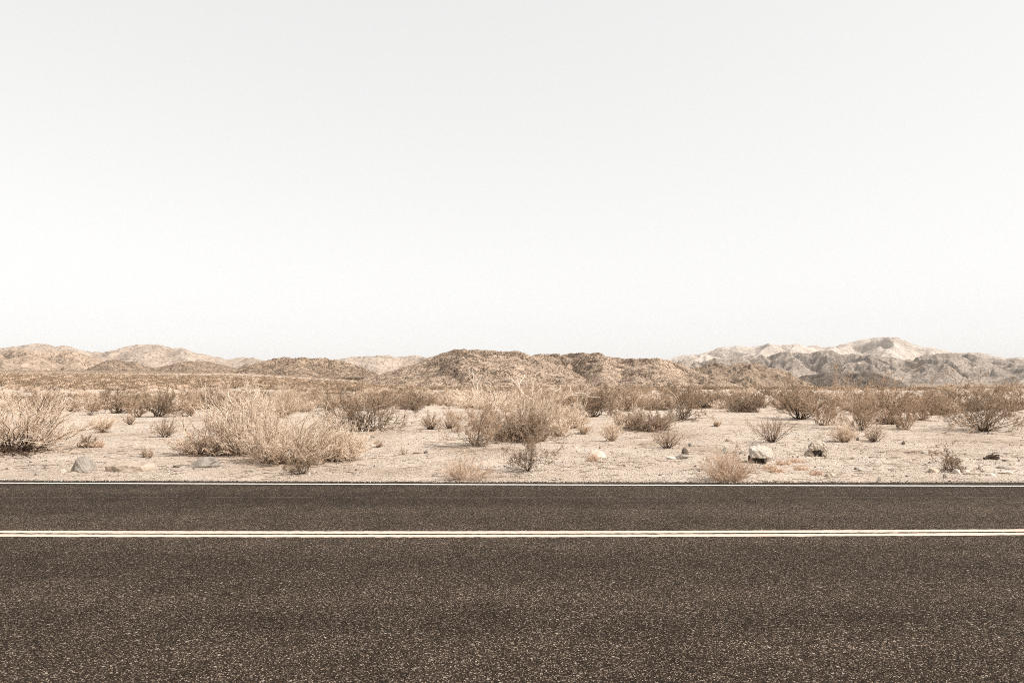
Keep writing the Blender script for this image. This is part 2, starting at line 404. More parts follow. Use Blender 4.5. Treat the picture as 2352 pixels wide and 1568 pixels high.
def build_hills():
    hill('far_mountains', 'pale far mountain range with broad rounded summit at right', [(1480, 838)] + c3((1380, 302), (1450, 298), (1520, 270), (1700, 250), (1780, 225), (1870, 195), (2040, 178), (2180, 185), (2240, 170), (2320, 163)) +
         c4((60, 180), (170, 163), (280, 178), (390, 162), (480, 178), (570, 172), (640, 195), (760, 178), (900, 138), (1050, 110), (1130, 104), (1280, 112), (1400, 158), (1500, 190), (1560, 192), (1700, 225), (1800, 238), (1880, 235), (2000, 240), (2100, 265), (2200, 285), (2352, 275)) + [(2420, 826), (2560, 835)],
         11000, 3200, -60, H_far, .55, 900, 21, 560, 130, 1.15, rough=20, rough_wl=420)
    hill('grey_range', 'grey craggy range below the far pale mountains', [(1480, 850)] + c3((1380, 325), (1480, 306), (1600, 310), (1700, 318), (1850, 302), (2000, 300), (2150, 280), (2300, 272)) +
         c4((0, 270), (120, 272), (200, 262), (330, 246), (400, 228), (450, 238), (520, 246), (600, 242), (670, 230), (780, 262), (900, 266), (980, 262), (1050, 258), (1150, 276), (1240, 285), (1320, 312), (1400, 305), (1500, 272), (1600, 262), (1700, 250), (1800, 262), (1900, 273), (2050, 292), (2150, 298), (2352, 310)) + [(2420, 832), (2560, 838)],
         7200, 2300, -40, H_range, .95, 420, 33, 640, 170, 1.3, rough=17, rough_wl=110)
    hill('left_far_hills', 'pale grey rounded hills on the far left skyline', [(-160, 806), (-60, 802)] + c1((0, 197), (40, 192), (150, 183), (230, 165), (290, 157), (350, 160), (480, 184), (570, 180), (640, 195), (730, 232), (900, 234), (980, 215), (1080, 182), (1150, 168), (1240, 164), (1360, 168), (1400, 180), (1480, 205), (1530, 200), (1600, 210), (1680, 245), (1760, 258), (1850, 275), (1960, 300), (2010, 285), (2060, 275), (2150, 278), (2220, 297), (2260, 310)) + [(640, 838), (700, 850)],
         3800, 1100, 10, H_leftfar, .6, 330, 41, 560, 140, 1.2, rough=8, rough_wl=90)
    hill('middle_far_hills', 'low grey hills far behind the central rocky hill', [(690, 850)] + c2((600, 330), (690, 302), (790, 288), (880, 275), (960, 274), (1060, 263), (1130, 264), (1180, 258), (1240, 270), (1290, 282), (1330, 262), (1400, 256), (1440, 265), (1530, 280), (1640, 285)) + [(1040, 830), (1120, 850)],
         4400, 1000, 5, H_leftfar, .6, 260, 45, 260, 90, 1.2, rough=8, rough_wl=90)
    hill('left_tan_hills', 'tan rounded hills with dark rocky flecks behind the scrub plain', [(-140, 820), (-60, 816)] + c1((0, 240), (40, 228), (90, 217), (150, 222), (230, 212), (290, 222), (330, 236), (420, 212), (500, 224), (560, 218), (650, 232), (760, 262), (870, 305), (960, 345), (1080, 370)) + [(330, 866)],
         2000, 620, 10, H_left, .75, 150, 51, 420, 150, 1.25, rough=2.2, rough_wl=26, slant=.4)
    def cR(*p): return [(x * .2442, 769.4 + y * .2442) for x, y in p]
    hill('left_tan_spur', 'rounded tan spur in front of the left tan hills', cR((-200, 330), (-100, 230), (-40, 170), (0, 178), (40, 205), (90, 255), (140, 300), (200, 345)), 1760, 330, 9, H_left, .6, 80, 52, 180, 110, 1.0, rough=1.8, rough_wl=22)
    hill('left_tan_spur', 'cone shaped tan spur in front of the left tan hills', cR((20, 350), (60, 320), (120, 268), (180, 215), (230, 197), (300, 222), (380, 265), (460, 308), (545, 346), (600, 360)), 1720, 340, 9, H_left, .7, 80, 53, 260, 120, 1.0, rough=1.8, rough_wl=22)
    hill('left_tan_spur', 'broad tan spur right of the cone shaped spur', cR((400, 350), (470, 300), (560, 230), (620, 182), (690, 160), (760, 178), (860, 218), (960, 262), (1060, 320), (1120, 360)), 1840, 380, 9, H_left, .7, 90, 54, 300, 120, 1.05, rough=1.8, rough_wl=22)
    hill('left_low_hills', 'low brown hills at the far edge of the scrub plain', [(150, 862)] + c1((640, 408), (740, 380), (830, 335), (900, 308), (960, 298), (1040, 304), (1080, 318), (1150, 318), (1250, 356), (1340, 372), (1420, 348), (1500, 325), (1600, 314), (1700, 308), (1800, 322), (1900, 345), (2060, 375)) + c2((-60, 330), (60, 345)) + [(640, 850), (700, 868)],
         1650, 420, 10, H_leftlow, .75, 95, 57, 420, 130, 1.2, rough=1.6, rough_wl=15)
    H_near = mat_hill('left_near_slope', (.44, .33, .243), (.34, .25, .18), (.085, .06, .042), 1 / 34., .485, .55, 1.0)
    hill('left_near_hills', 'brown hill left of the central rocky hill', [(490, 880), (505, 872)] + c1((1900, 465), (2000, 412), (2090, 370), (2150, 345), (2230, 315)) + c2((60, 318), (110, 308), (160, 306), (200, 295), (290, 278), (340, 284), (400, 285), (480, 290), (560, 292), (630, 284), (690, 302), (760, 312), (860, 330), (950, 362), (1050, 400)) + [(880, 868), (930, 882)],
         1050, 330, 4, H_near, .85, 80, 63, 520, 170, 1.2, rough=1.6, rough_wl=10)
    hill('brown_hills', 'brown rocky hills right of the central hill', [(1500, 880), (1540, 862)] + c3((1560, 385), (1680, 370), (1750, 350), (1800, 336), (1880, 345), (1950, 353), (2010, 335), (2060, 322), (2130, 330), (2200, 345), (2300, 372)) + c4((0, 345), (100, 372), (250, 392), (330, 422), (440, 470), (560, 520)) + [(1900, 900)],
         1250, 420, -24, H_brown, .9, 85, 71, 440, 160, 1.15, rough=2.2, rough_wl=12)
    hill('dark_hill', 'dark low volcanic hill standing on the far plain', c4((300, 520), (380, 462), (440, 436), (540, 424), (650, 407), (760, 424), (860, 420), (930, 408), (1000, 398), (1100, 420), (1200, 452), (1290, 490), (1360, 528), (1420, 560)),
         2400, 500, -28, H_dark, .8, 110, 77, 320, 120, 1.1, rough=3.0, rough_wl=20)
    hill('central_back_hill', 'long back shoulder of the central hill running down to the right', [(1100, 862), (1180, 836), (1215, 822)] + c3((300, 260), (390, 256), (480, 252), (560, 246), (610, 242), (680, 240), (740, 243), (800, 244), (880, 254), (950, 282), (1100, 287), (1200, 292), (1310, 288), (1420, 302), (1560, 345), (1700, 402), (1850, 452), (2000, 500), (2150, 540)) + [(1790, 902), (1830, 912)],
         780, 330, -8, H_mid, .62, 46, 87, 640, 220, 1.15, rough=.6, rough_wl=7, slant=.7)
    hill('outcrop', 'dark rocky knob on the skyline of the central hill', [(1278, 838), (1292, 824), (1304, 815), (1318, 811), (1340, 812), (1356, 818), (1374, 832), (1392, 850)], 745, 90, 8, H_knob, .3, 14, 88, 200, 90, 1.1, rough=.9, rough_wl=5, back=.3)
    hill('central_spur', 'rocky spur at the right foot of the central hill', [(1380, 895), (1395, 884), (1409, 872), (1431, 851), (1456, 839), (1480, 842), (1510, 852), (1560, 868), (1640, 893), (1670, 905)],
         600, 170, -6, H_mid, .5, 42, 89, 380, 150, 1.1, rough=.7, rough_wl=5, slant=.5)
    hill('central_hill', 'large central tan hill covered with dark boulders', [(770, 890), (800, 880)] + c2((930, 470), (1000, 446), (1080, 430), (1150, 408), (1280, 370), (1400, 336), (1470, 306), (1530, 280), (1600, 255), (1660, 240), (1750, 215), (1830, 206), (1950, 215), (2080, 218), (2180, 226), (2270, 219)) +
         c3((60, 232), (130, 219), (200, 240)) + [(1229, 821), (1262, 831), (1300, 845), (1350, 868), (1407, 903), (1440, 915)],
         640, 290, -6, H_mid, .5, 54, 85, 760, 300, 1.15, rough=.6, rough_wl=6.5, slant=.75)
    hill('foothill', 'low boulder covered spur at the foot of the central hill', [(925, 905), (950, 894)] + c2((1370, 520), (1450, 490), (1520, 452), (1600, 434), (1680, 428), (1760, 436), (1850, 470), (1930, 520), (2010, 570)) + [(1140, 910)],
         440, 120, -5, H_mid, .5, 32, 91, 420, 150, 1.1, rough=.8, rough_wl=4, slant=-.4)
build_hills()

# ------------------------------------------------------------------ plants: strands grown into tubes
def unit(v): return v / np.maximum(np.linalg.norm(v, axis=-1, keepdims=True), 1e-9)

def strands(p0, d, L, K, rng, wig=0.05, bend=None):
    n = len(p0); t = np.linspace(0, 1, K)[None, :, None]
    P = p0[:, None] + d[:, None] * L[:, None, None] * t
    if bend is not None: P = P + bend[:, None] * (L[:, None, None] * t ** 2)
    w = np.cumsum(rng.normal(0, 1, (n, K, 3)), 1) * (wig * L[:, None, None] / math.sqrt(K)); w -= w[:, :1]
    return P + w

def sprout(P, m, t0, t1, rng, ang=(0.35, 0.9), up=0.0):
    """m children per strand: base points and directions."""
    n, K, _ = P.shape
    idx = np.repeat(np.arange(n), m); t = rng.uniform(t0, t1, n * m) * (K - 1)
    k = np.minimum(t.astype(int), K - 2); f = (t - k)[:, None]
    a, b = P[idx, k], P[idx, k + 1]
    tan = unit(b - a); r = unit(np.cross(tan, rng.normal(0, 1, (n * m, 3))))
    an = rng.uniform(ang[0], ang[1], (n * m, 1))
    d = unit(tan * np.cos(an) + r * np.sin(an) + np.array([0, 0, up]))
    return a + (b - a) * f, d, t / (K - 1), idx

class Geo:
    def __init__(s): s.V = []; s.Q = []; s.mi = []; s.n = 0
    def tubes(s, P, r0, r1, mi=0, sides=3):
        n, K, _ = P.shape
        if n == 0: return s
        d = unit(P[:, -1] - P[:, 0]); h = np.where(np.abs(d[:, 2:3]) > 0.9, [[1., 0, 0]], [[0, 0, 1.]])
        u = unit(np.cross(d, h)); v = np.cross(d, u)
        r0 = np.broadcast_to(np.asarray(r0, float), (n,)); r1 = np.broadcast_to(np.asarray(r1, float), (n,))
        t = np.linspace(0, 1, K)[None]; r = r0[:, None] * (1 - t) + r1[:, None] * t
        a = np.arange(sides) * 2 * PI / sides
        ring = u[:, None] * np.cos(a)[None, :, None] + v[:, None] * np.sin(a)[None, :, None]
        V = P[:, :, None] + ring[:, None] * r[:, :, None, None]
        b = s.n + (np.arange(n)[:, None, None] * K + np.arange(K - 1)[None, :, None]) * sides
        j = np.arange(sides)[None, None]; j2 = (j + 1) % sides
        q = np.stack([b + j, b + j2, b + sides + j2, b + sides + j], -1).reshape(-1, 4)
        s.V.append(V.reshape(-1, 3)); s.Q.append(q); s.mi.append(np.full(len(q), mi)); s.n += n * K * sides
        return s
    def leaves(s, C, size, rng, mi=0, aspect=0.5):
        n = len(C)
        if n == 0: return s
        u = unit(rng.normal(0, 1, (n, 3))); v = unit(np.cross(u, rng.normal(0, 1, (n, 3))))
        sz = (size * rng.uniform(.6, 1.3, n))[:, None]
        V = np.stack([C - u * sz, C + v * sz * aspect, C + u * sz, C - v * sz * aspect], 1).reshape(-1, 3)
        q = s.n + np.arange(n * 4).reshape(n, 4)
        s.V.append(V); s.Q.append(q); s.mi.append(np.full(n, mi)); s.n += n * 4
        return s
    def mesh(s, name, mats): return mesh_np(name, np.vstack(s.V), np.vstack(s.Q), None, mats, np.concatenate(s.mi))

def pts_along(P, m, rng, t0=0.2, spread=0.0):
    n, K, _ = P.shape; idx = np.repeat(np.arange(n), m); t = rng.uniform(t0, 1, n * m) * (K - 1)
    k = np.minimum(t.astype(int), K - 2); f = (t - k)[:, None]
    return P[idx, k] * (1 - f) + P[idx, k + 1] * f + rng.normal(0, spread, (n * m, 3))

# every recipe: n stems, tilt range, curve, and three levels of ever finer twigs
KIND = {
 #            n   r_base tilt        curve  wig   tw  tw2 tw3 len1 len2  r0    r1    leaf leafsize  mats (stem, twig, fine, leaf)
 'broom':   (95, .32, (.05, 1.25), .28, .16, 11, 4, 0, .40, .28, .0080, .0040, 0, .0, ('brown_twig', 'straw', 'straw', 'leaf_tan')),
  'tall':    (90, .30, (.02, .80), .16, .16, 11, 4, 0, .36, .28, .0085, .0040, 0, .0, ('brown_twig', 'straw', 'straw', 'leaf_tan')),
  'sprawl':  (100, .30, (.10, 1.42), .26, .16, 11, 4, 0, .40, .28, .0095, .0042, 0, .0, ('dark_stem', 'tan_twig', 'straw', 'leaf_tan')),
 'mound':   (60, .32, (.05, 1.40), .16, .26, 14, 5, 0, .34, .22, .0075, .0038, 3, .008, ('dark_stem', 'brown_twig', 'grey_twig', 'leaf_tan')),
 'scrub':   (60, .34, (.05, 1.45), .20, .30, 12, 5, 0, .36, .24, .0085, .0042, 0, .0, ('brown_twig', 'tan_twig', 'straw', 'leaf_tan')),
 'fan':     (46, .09, (.05, 0.98), .10, .10, 6, 3, 0, .34, .26, .0060, .0030, 0, .0, ('dark_stem', 'brown_twig', 'tan_twig', 'leaf_tan')),
 'tanfan':  (52, .09, (.05, 0.95), .12, .10, 9, 5, 0, .36, .26, .0055, .0028, 0, .0, ('brown_twig', 'tan_twig', 'straw', 'leaf_tan')),
 'creosote': (26, .10, (.08, 1.10), .10, .26, 10, 5, 0, .38, .24, .0100, .0032, 5, .013, ('dark_stem', 'brown_twig', 'brown_twig', 'leaf')),
  'gnarl': (38, .22, (.15, 1.42), .12, .32, 10, 5, 0, .34, .22, .0120, .0040, 5, .014, ('dark_stem', 'brown_twig', 'brown_twig', 'leaf')),
 'feather': (22, .10, (.05, 0.95), .08, .22, 12, 6, 0, .36, .24, .0090, .0030, 3, .012, ('brown_twig', 'brown_twig', 'tan_twig', 'leaf_tan')),
 'leafy':   (15, .06, (.10, 1.10), .06, .24, 7, 4, 0, .40, .24, .0045, .0022, 4, .010, ('dark_stem', 'brown_twig', 'brown_twig', 'leaf')),
 'tuft':    (120, .22, (.03, 1.30), .22, .10, 7, 4, 0, .45, .35, .0028, .0020, 0, .0, ('brown_twig', 'straw_pink', 'straw_pink', 'leaf_tan')),
 'sparse':  (13, .06, (.05, 1.0), .08, .22, 4, 3, 0, .36, .30, .0040, .0022, 2, .008, ('dark_stem', 'brown_twig', 'tan_twig', 'leaf_tan')),
 'mat':     (60, .60, (.7, 1.5), .05, .35, 4, 2, 0, .5, .4, .0035, .0022, 3, .010, ('brown_twig', 'leaf_tan', 'straw_pink', 'straw_pink')),
}

def grow(kind, w, h, seed, dens=1.0, lean=0.0, thick=1.0):
    """Levels of strands of one shrub, w wide and h tall, standing on z = 0."""
    n, rb, tilt, curve, wig, m1, m2, _, l1, l2, r0, r1, lf, ls, mats = KIND[kind]
    rng = np.random.RandomState(seed)
    n = max(5, int(n * dens))
    az = rng.uniform(0, 2 * PI, n); th = tilt[0] + (tilt[1] - tilt[0]) * rng.uniform(0, 1, n) ** 0.75
    L = 1 / np.sqrt((np.sin(th) / (w / 2)) ** 2 + (np.cos(th) / h) ** 2) * np.where(rng.uniform(0, 1, n) < .16, rng.uniform(.95, 1.12, n), rng.uniform(.5, 1.05, n))
    d = np.stack([np.cos(az) * np.sin(th), np.sin(az) * np.sin(th), np.cos(th)], -1)
    rr = rb * w / 2 * np.sqrt(rng.uniform(0, 1, n)); a2 = az + rng.normal(0, .6, n)
    p0 = np.stack([np.cos(a2) * rr, np.sin(a2) * rr, np.full(n, -.02)], -1)
    L = (L - rr * np.sin(th) * 0.6) * 1.16
    bend = np.stack([lean * np.ones(n) * .4 - d[:, 0] * curve * .3, -d[:, 1] * curve * .3, curve * (0.6 - np.cos(th)) * 1.1], -1)
    A = strands(p0, d, L, 7, rng, wig, bend)
    b, dd, t, idx = sprout(A, m1, .40 if kind in ('creosote', 'feather', 'leafy', 'fan') else .22, .98, rng, (.25, .85), .10)
    B = strands(b, dd, l1 * L[idx] * rng.uniform(.45, 1, len(b)) * (1.25 - .95 * t), 5, rng, wig, np.tile([lean * .3, 0, .12], (len(b), 1)))
    c, dc, t2, i2 = sprout(B, m2, .2, 1.0, rng, (.25, .9), .12)
    lb = np.linalg.norm(B[:, -1] - B[:, 0], axis=1)
    C = strands(c, dc, np.maximum(.05, l2 / l1 * .8 * lb[i2] * rng.uniform(.4, 1.1, len(c))), 3, rng, wig)
    for X in (A, B, C): X[:, :, 2] = np.maximum(X[:, :, 2], .004)
    k = thick
    stems = Geo().tubes(A, r0 * k * rng.uniform(.6, 1.3, n), r1 * k * .8)
    twigs = Geo().tubes(B, r1 * k * 1.05, r1 * k * .55); twigs.tubes(C, r1 * k * .8, r1 * k * .4, 1)
    fol = None
    if lf:
        fol = Geo().leaves(pts_along(C, lf, rng, .2, ls * .6), ls * (0.5 + 0.5 * k), rng)
    return stems, twigs, fol, [M[x] for x in mats]

def shrub(name, label, cat, px, py, wpx, hpx, kind, seed, group=None, dens=1.0, lean=0.0, thick=1.0, extra=None, whole=False):
    p = at(px, py); s = F / p.y; w, h = wpx / s, hpx / s
    st, tw, fo, mats = grow(kind, w, h, seed, dens, lean, thick)
    if whole:
        o = obj(name, merge('shrub', st, tw, fo, mats), None, p)
        return tag(o, label, cat, group), s
    root = tag(obj(name, None, None, p), label, cat, group)
    obj('stem', st.mesh('stem', [mats[0]]), root)
    obj('twigs', tw.mesh('twigs', [mats[1], mats[2]]), root)['kind'] = 'stuff'
    if fo: obj('foliage', fo.mesh('foliage', [mats[3]]), root)
    return root, s

def merge(name, st, tw, fo, mats):
    g = Geo(); off = 0
    for src, add in ((st, 0), (tw, 1), (fo, 3)):
        if src is None: continue
        for V, Q, mi in zip(src.V, src.Q, src.mi):
            g.V.append(V); g.mi.append(mi + add)
        for Q in src.Q: g.Q.append(Q + off)
        off += src.n
    return g.mesh(name, mats)

def bare_branches(root, polys, s, r, seed, depth_spread=0.25, mat='bare_wood', twigs=5, front=0.0):
    """Bleached dead branches: polylines [(dx px, dy px up)] from the shrub's base."""
    rng = np.random.RandomState(seed)
    for pl in polys:
        a = np.array(pl, float) / s; n = len(a)
        L = np.concatenate([[0], np.cumsum(np.hypot(*np.diff(a, axis=0).T))]); u = np.linspace(0, L[-1], 9)
        P = np.stack([np.interp(u, L, a[:, 0]), np.zeros(9), np.interp(u, L, a[:, 1])], -1)
        P[:, 1] = rng.normal(0, depth_spread) * (u / L[-1]) + np.cumsum(rng.normal(0, .012, 9)) + rng.uniform(-.08, .08) - front * np.sin(np.clip(u / L[-1] * 2.2, 0, PI / 2))
        P[:, [0, 2]] += np.cumsum(rng.normal(0, .006, (9, 2)), 0)
        g = Geo(); A = P[None]
        g.tubes(A, r, r * .45, 0, 5)
        if twigs:
            b, d, t, i = sprout(A, twigs, .35, 1.0, rng, (.4, 1.0), .1)
            B = strands(b, d, L[-1] * rng.uniform(.12, .34, len(b)), 5, rng, .16)
            g.tubes(B, r * .5, r * .22, 0, 4)
            c, dc, _, _ = sprout(B, 3, .3, 1, rng, (.4, 1.0), .1)
            g.tubes(strands(c, dc, L[-1] * rng.uniform(.05, .13, len(c)), 4, rng, .16), r * .28, r * .14, 0, 3)
        obj('branch', g.mesh('branch', [M[mat]]), root)

def build_shrubs():
    # --- the largest, nearest shrubs
    o, s = shrub('straw_bush', 'big sprawling straw bush with dark underside at the left end of the verge', 'bush', 28, 1036, 310, 138, 'sprawl', 1, dens=1.2, thick=1.1)
    bare_branches(o, [[(25, 20), (45, 60), (62, 92), (90, 138)], [(20, 30), (32, 70), (58, 110)], [(0, 10), (70, 30), (120, 22)], [(-10, 10), (-50, 60), (-70, 110)], [(10, 8), (60, 18), (130, 8)]], s, .008, 5, mat='straw', front=.6)
    bare_branches(o, [[(-20, 4), (30, 24), (90, 12), (135, -4)], [(0, 4), (50, 14), (120, -6)], [(0, 8), (60, 34), (125, 24)], [(-40, 4), (20, 12), (80, -4)], [(-60, 6), (-10, 22), (60, 2)], [(20, 4), (70, 12), (110, -8)]], s, .012, 55, mat='dark_stem', front=.9, twigs=6)
    o, s = shrub('dead_bush', 'matted mound of gnarled dead twigs left of the tall straw clump', 'bush', 470, 1043, 138, 72, 'scrub', 2, dens=1.3, thick=1.2)
    bare_branches(o, [[(-10, 5), (-35, 25), (-50, 22), (-62, 34)], [(0, 4), (30, 22), (58, 12)], [(10, 10), (28, 40), (50, 48)], [(-20, 8), (-10, 35), (10, 52)], [(5, 2), (40, 8), (68, 4)]], s, .007, 6, mat='tan_twig', front=.4)
    o, s = shrub('straw_bush', 'tall straw bush with whitish bare stems rising from it', 'bush', 562, 1044, 190, 150, 'tall', 3, dens=1.1, thick=1.05)
    bare_branches(o, [[(0, 10), (0, 60), (2, 95), (8, 118), (18, 130)], [(-18, 18), (-30, 62), (-40, 95), (-60, 120)], [(2, 95), (-8, 112), (-14, 136)], [(-10, 4), (-30, 28), (-46, 48)], [(-12, 40), (-22, 70), (-14, 84), (-16, 108)]], s, .017, 7, front=.6)
    shrub('straw_bush', 'dense dome of pale straw in the middle of the large straw clump', 'bush', 664, 1062, 215, 120, 'broom', 4, dens=1.5, lean=.25)
    shrub('straw_bush', 'low straw dome leaning right at the right end of the large straw clump', 'bush', 772, 1056, 146, 82, 'broom', 5, dens=1.4, lean=.45)
    shrub('creosote_sprig', 'small dark leafy shrub standing in front of the large straw clump', 'bush', 693, 1087, 72, 58, 'leafy', 6, dens=1.5)
    o, s = shrub('creosote_bush', 'large sprawling dark creosote with pale twisted low branches', 'bush', 834, 990, 270, 97, 'gnarl', 7, dens=1.6, thick=1.1)
    bare_branches(o, [[(-30, 10), (-10, 18), (20, 8), (60, 12), (95, -4)], [(-40, 15), (-62, 28), (-88, 30), (-104, 46)], [(0, 6), (30, 34), (62, 48), (110, 40), (142, 38)], [(-10, 20), (20, 52), (64, 62), (96, 92)],
                      [(-36, 10), (-58, 8), (-78, 18)], [(6, 12), (16, 40), (8, 66), (24, 84)], [(20, 6), (60, 24), (84, 10), (110, -6)], [(-20, 12), (-66, 58), (-92, 66)], [(-30, 6), (-20, -2), (-44, -6)]], s, .016, 8, twigs=4, front=.6, mat='pale_wood')
    o, s = shrub('creosote_bush', 'upright dark stemmed shrub fanning out at the left of the bleached branches', 'bush', 1094, 1024, 128, 118, 'feather', 9, dens=1.5, thick=1.05)
    bare_branches(o, [[(0, 5), (8, 55), (18, 80), (38, 104)]], s, .017, 10, mat='dark_stem', twigs=2)
    shrub('grey_bush', 'dense grey brown mound below the bleached branches', 'bush', 1198, 1012, 185, 66, 'mound', 11, dens=2.2, thick=1.15)
    root = tag(obj('bare_shrub', None, None, at(1225, 990)), 'tall leafless shrub of bleached whitish branches in the middle of the verge', 'shrub')
    s = F / root.location.y
    def k6(*pts): return [((1033.6 + x * .1465) - 1225, 990 - (849.8 + y * .1465)) for x, y in pts]
    bare_branches(root, [k6((1310, 950), (1300, 700), (1310, 480), (1290, 360), (1320, 150), (1360, 60)), k6((1310, 480), (1130, 370), (1050, 250), (930, 130)), k6((1130, 370), (1070, 250), (1170, 80)),
        k6((1320, 900), (1350, 700), (1360, 520), (1430, 350), (1520, 300), (1660, 230)), k6((1520, 300), (1600, 290), (1620, 350), (1720, 280)), k6((1340, 900), (1430, 640), (1490, 520), (1670, 350)),
        k6((1420, 860), (1600, 620), (1720, 500), (1880, 380), (2070, 360), (2110, 420), (2320, 420)), k6((2070, 360), (2100, 280), (2170, 220)), k6((1730, 500), (1710, 350), (1725, 240)),
        k6((1280, 940), (1000, 640), (780, 620), (650, 640)), k6((900, 560), (1030, 425)), k6((1280, 900), (900, 620), (830, 520), (1020, 350)), k6((1100, 900), (700, 560), (670, 380)), k6((700, 560), (770, 490)),
        k6((900, 900), (540, 460), (430, 350), (360, 170), (300, 60)), k6((540, 460), (520, 320), (480, 200)), k6((1440, 860), (1500, 520), (1600, 580)), k6((1360, 880), (1360, 700), (1460, 540)), k6((1500, 900), (1620, 680), (1830, 780)), k6((1330, 900), (1160, 700), (1110, 560))], s, .0165, 12, .4, twigs=6, front=.4)
    o, s = shrub('tall_dry_bush', 'loose straw shrub under the bleached branches', 'bush', 1232, 990, 235, 92, 'broom', 13, dens=.95)
    o, s = shrub('creosote_bush', 'broad dark creosote with a pale forked trunk right of the central hill\'s foot', 'bush', 1568, 964, 155, 86, 'creosote', 14, dens=1.5)
    bare_branches(o, [[(-12, 0), (-8, 14), (-10, 32), (-4, 48)], [(-6, 12), (12, 22), (22, 40)], [(0, 4), (34, 20), (60, 16), (82, 22)], [(-12, 6), (-30, 22), (-44, 30)], [(-10, 30), (-22, 52), (-40, 72)], [(10, 2), (40, 8), (66, 10)]], s, .018, 15, twigs=4, front=.6, mat='pale_wood')
    o, s = shrub('creosote_bush', 'large dark drooping bush at the right end of the verge', 'bush', 2262, 990, 215, 112, 'creosote', 16, dens=2.0, thick=1.1)
    bare_branches(o, [[(-20, 6), (-70, 24), (-104, 6), (-122, -10)], [(-20, 10), (-60, 36), (-96, 24), (-116, 6)], [(-20, 4), (-60, 14), (-92, -2)], [(-10, 6), (-50, 22), (-80, 8)], [(20, 6), (70, 28), (100, 22)], [(-16, 12), (-70, 44), (-110, 34)], [(0, 10), (-20, 60), (-16, 96)], [(10, 8), (36, 66), (40, 104)], [(-24, 2), (-58, 4), (-86, -12)]], s, .017, 17, mat='brown_twig', twigs=5, front=.6)
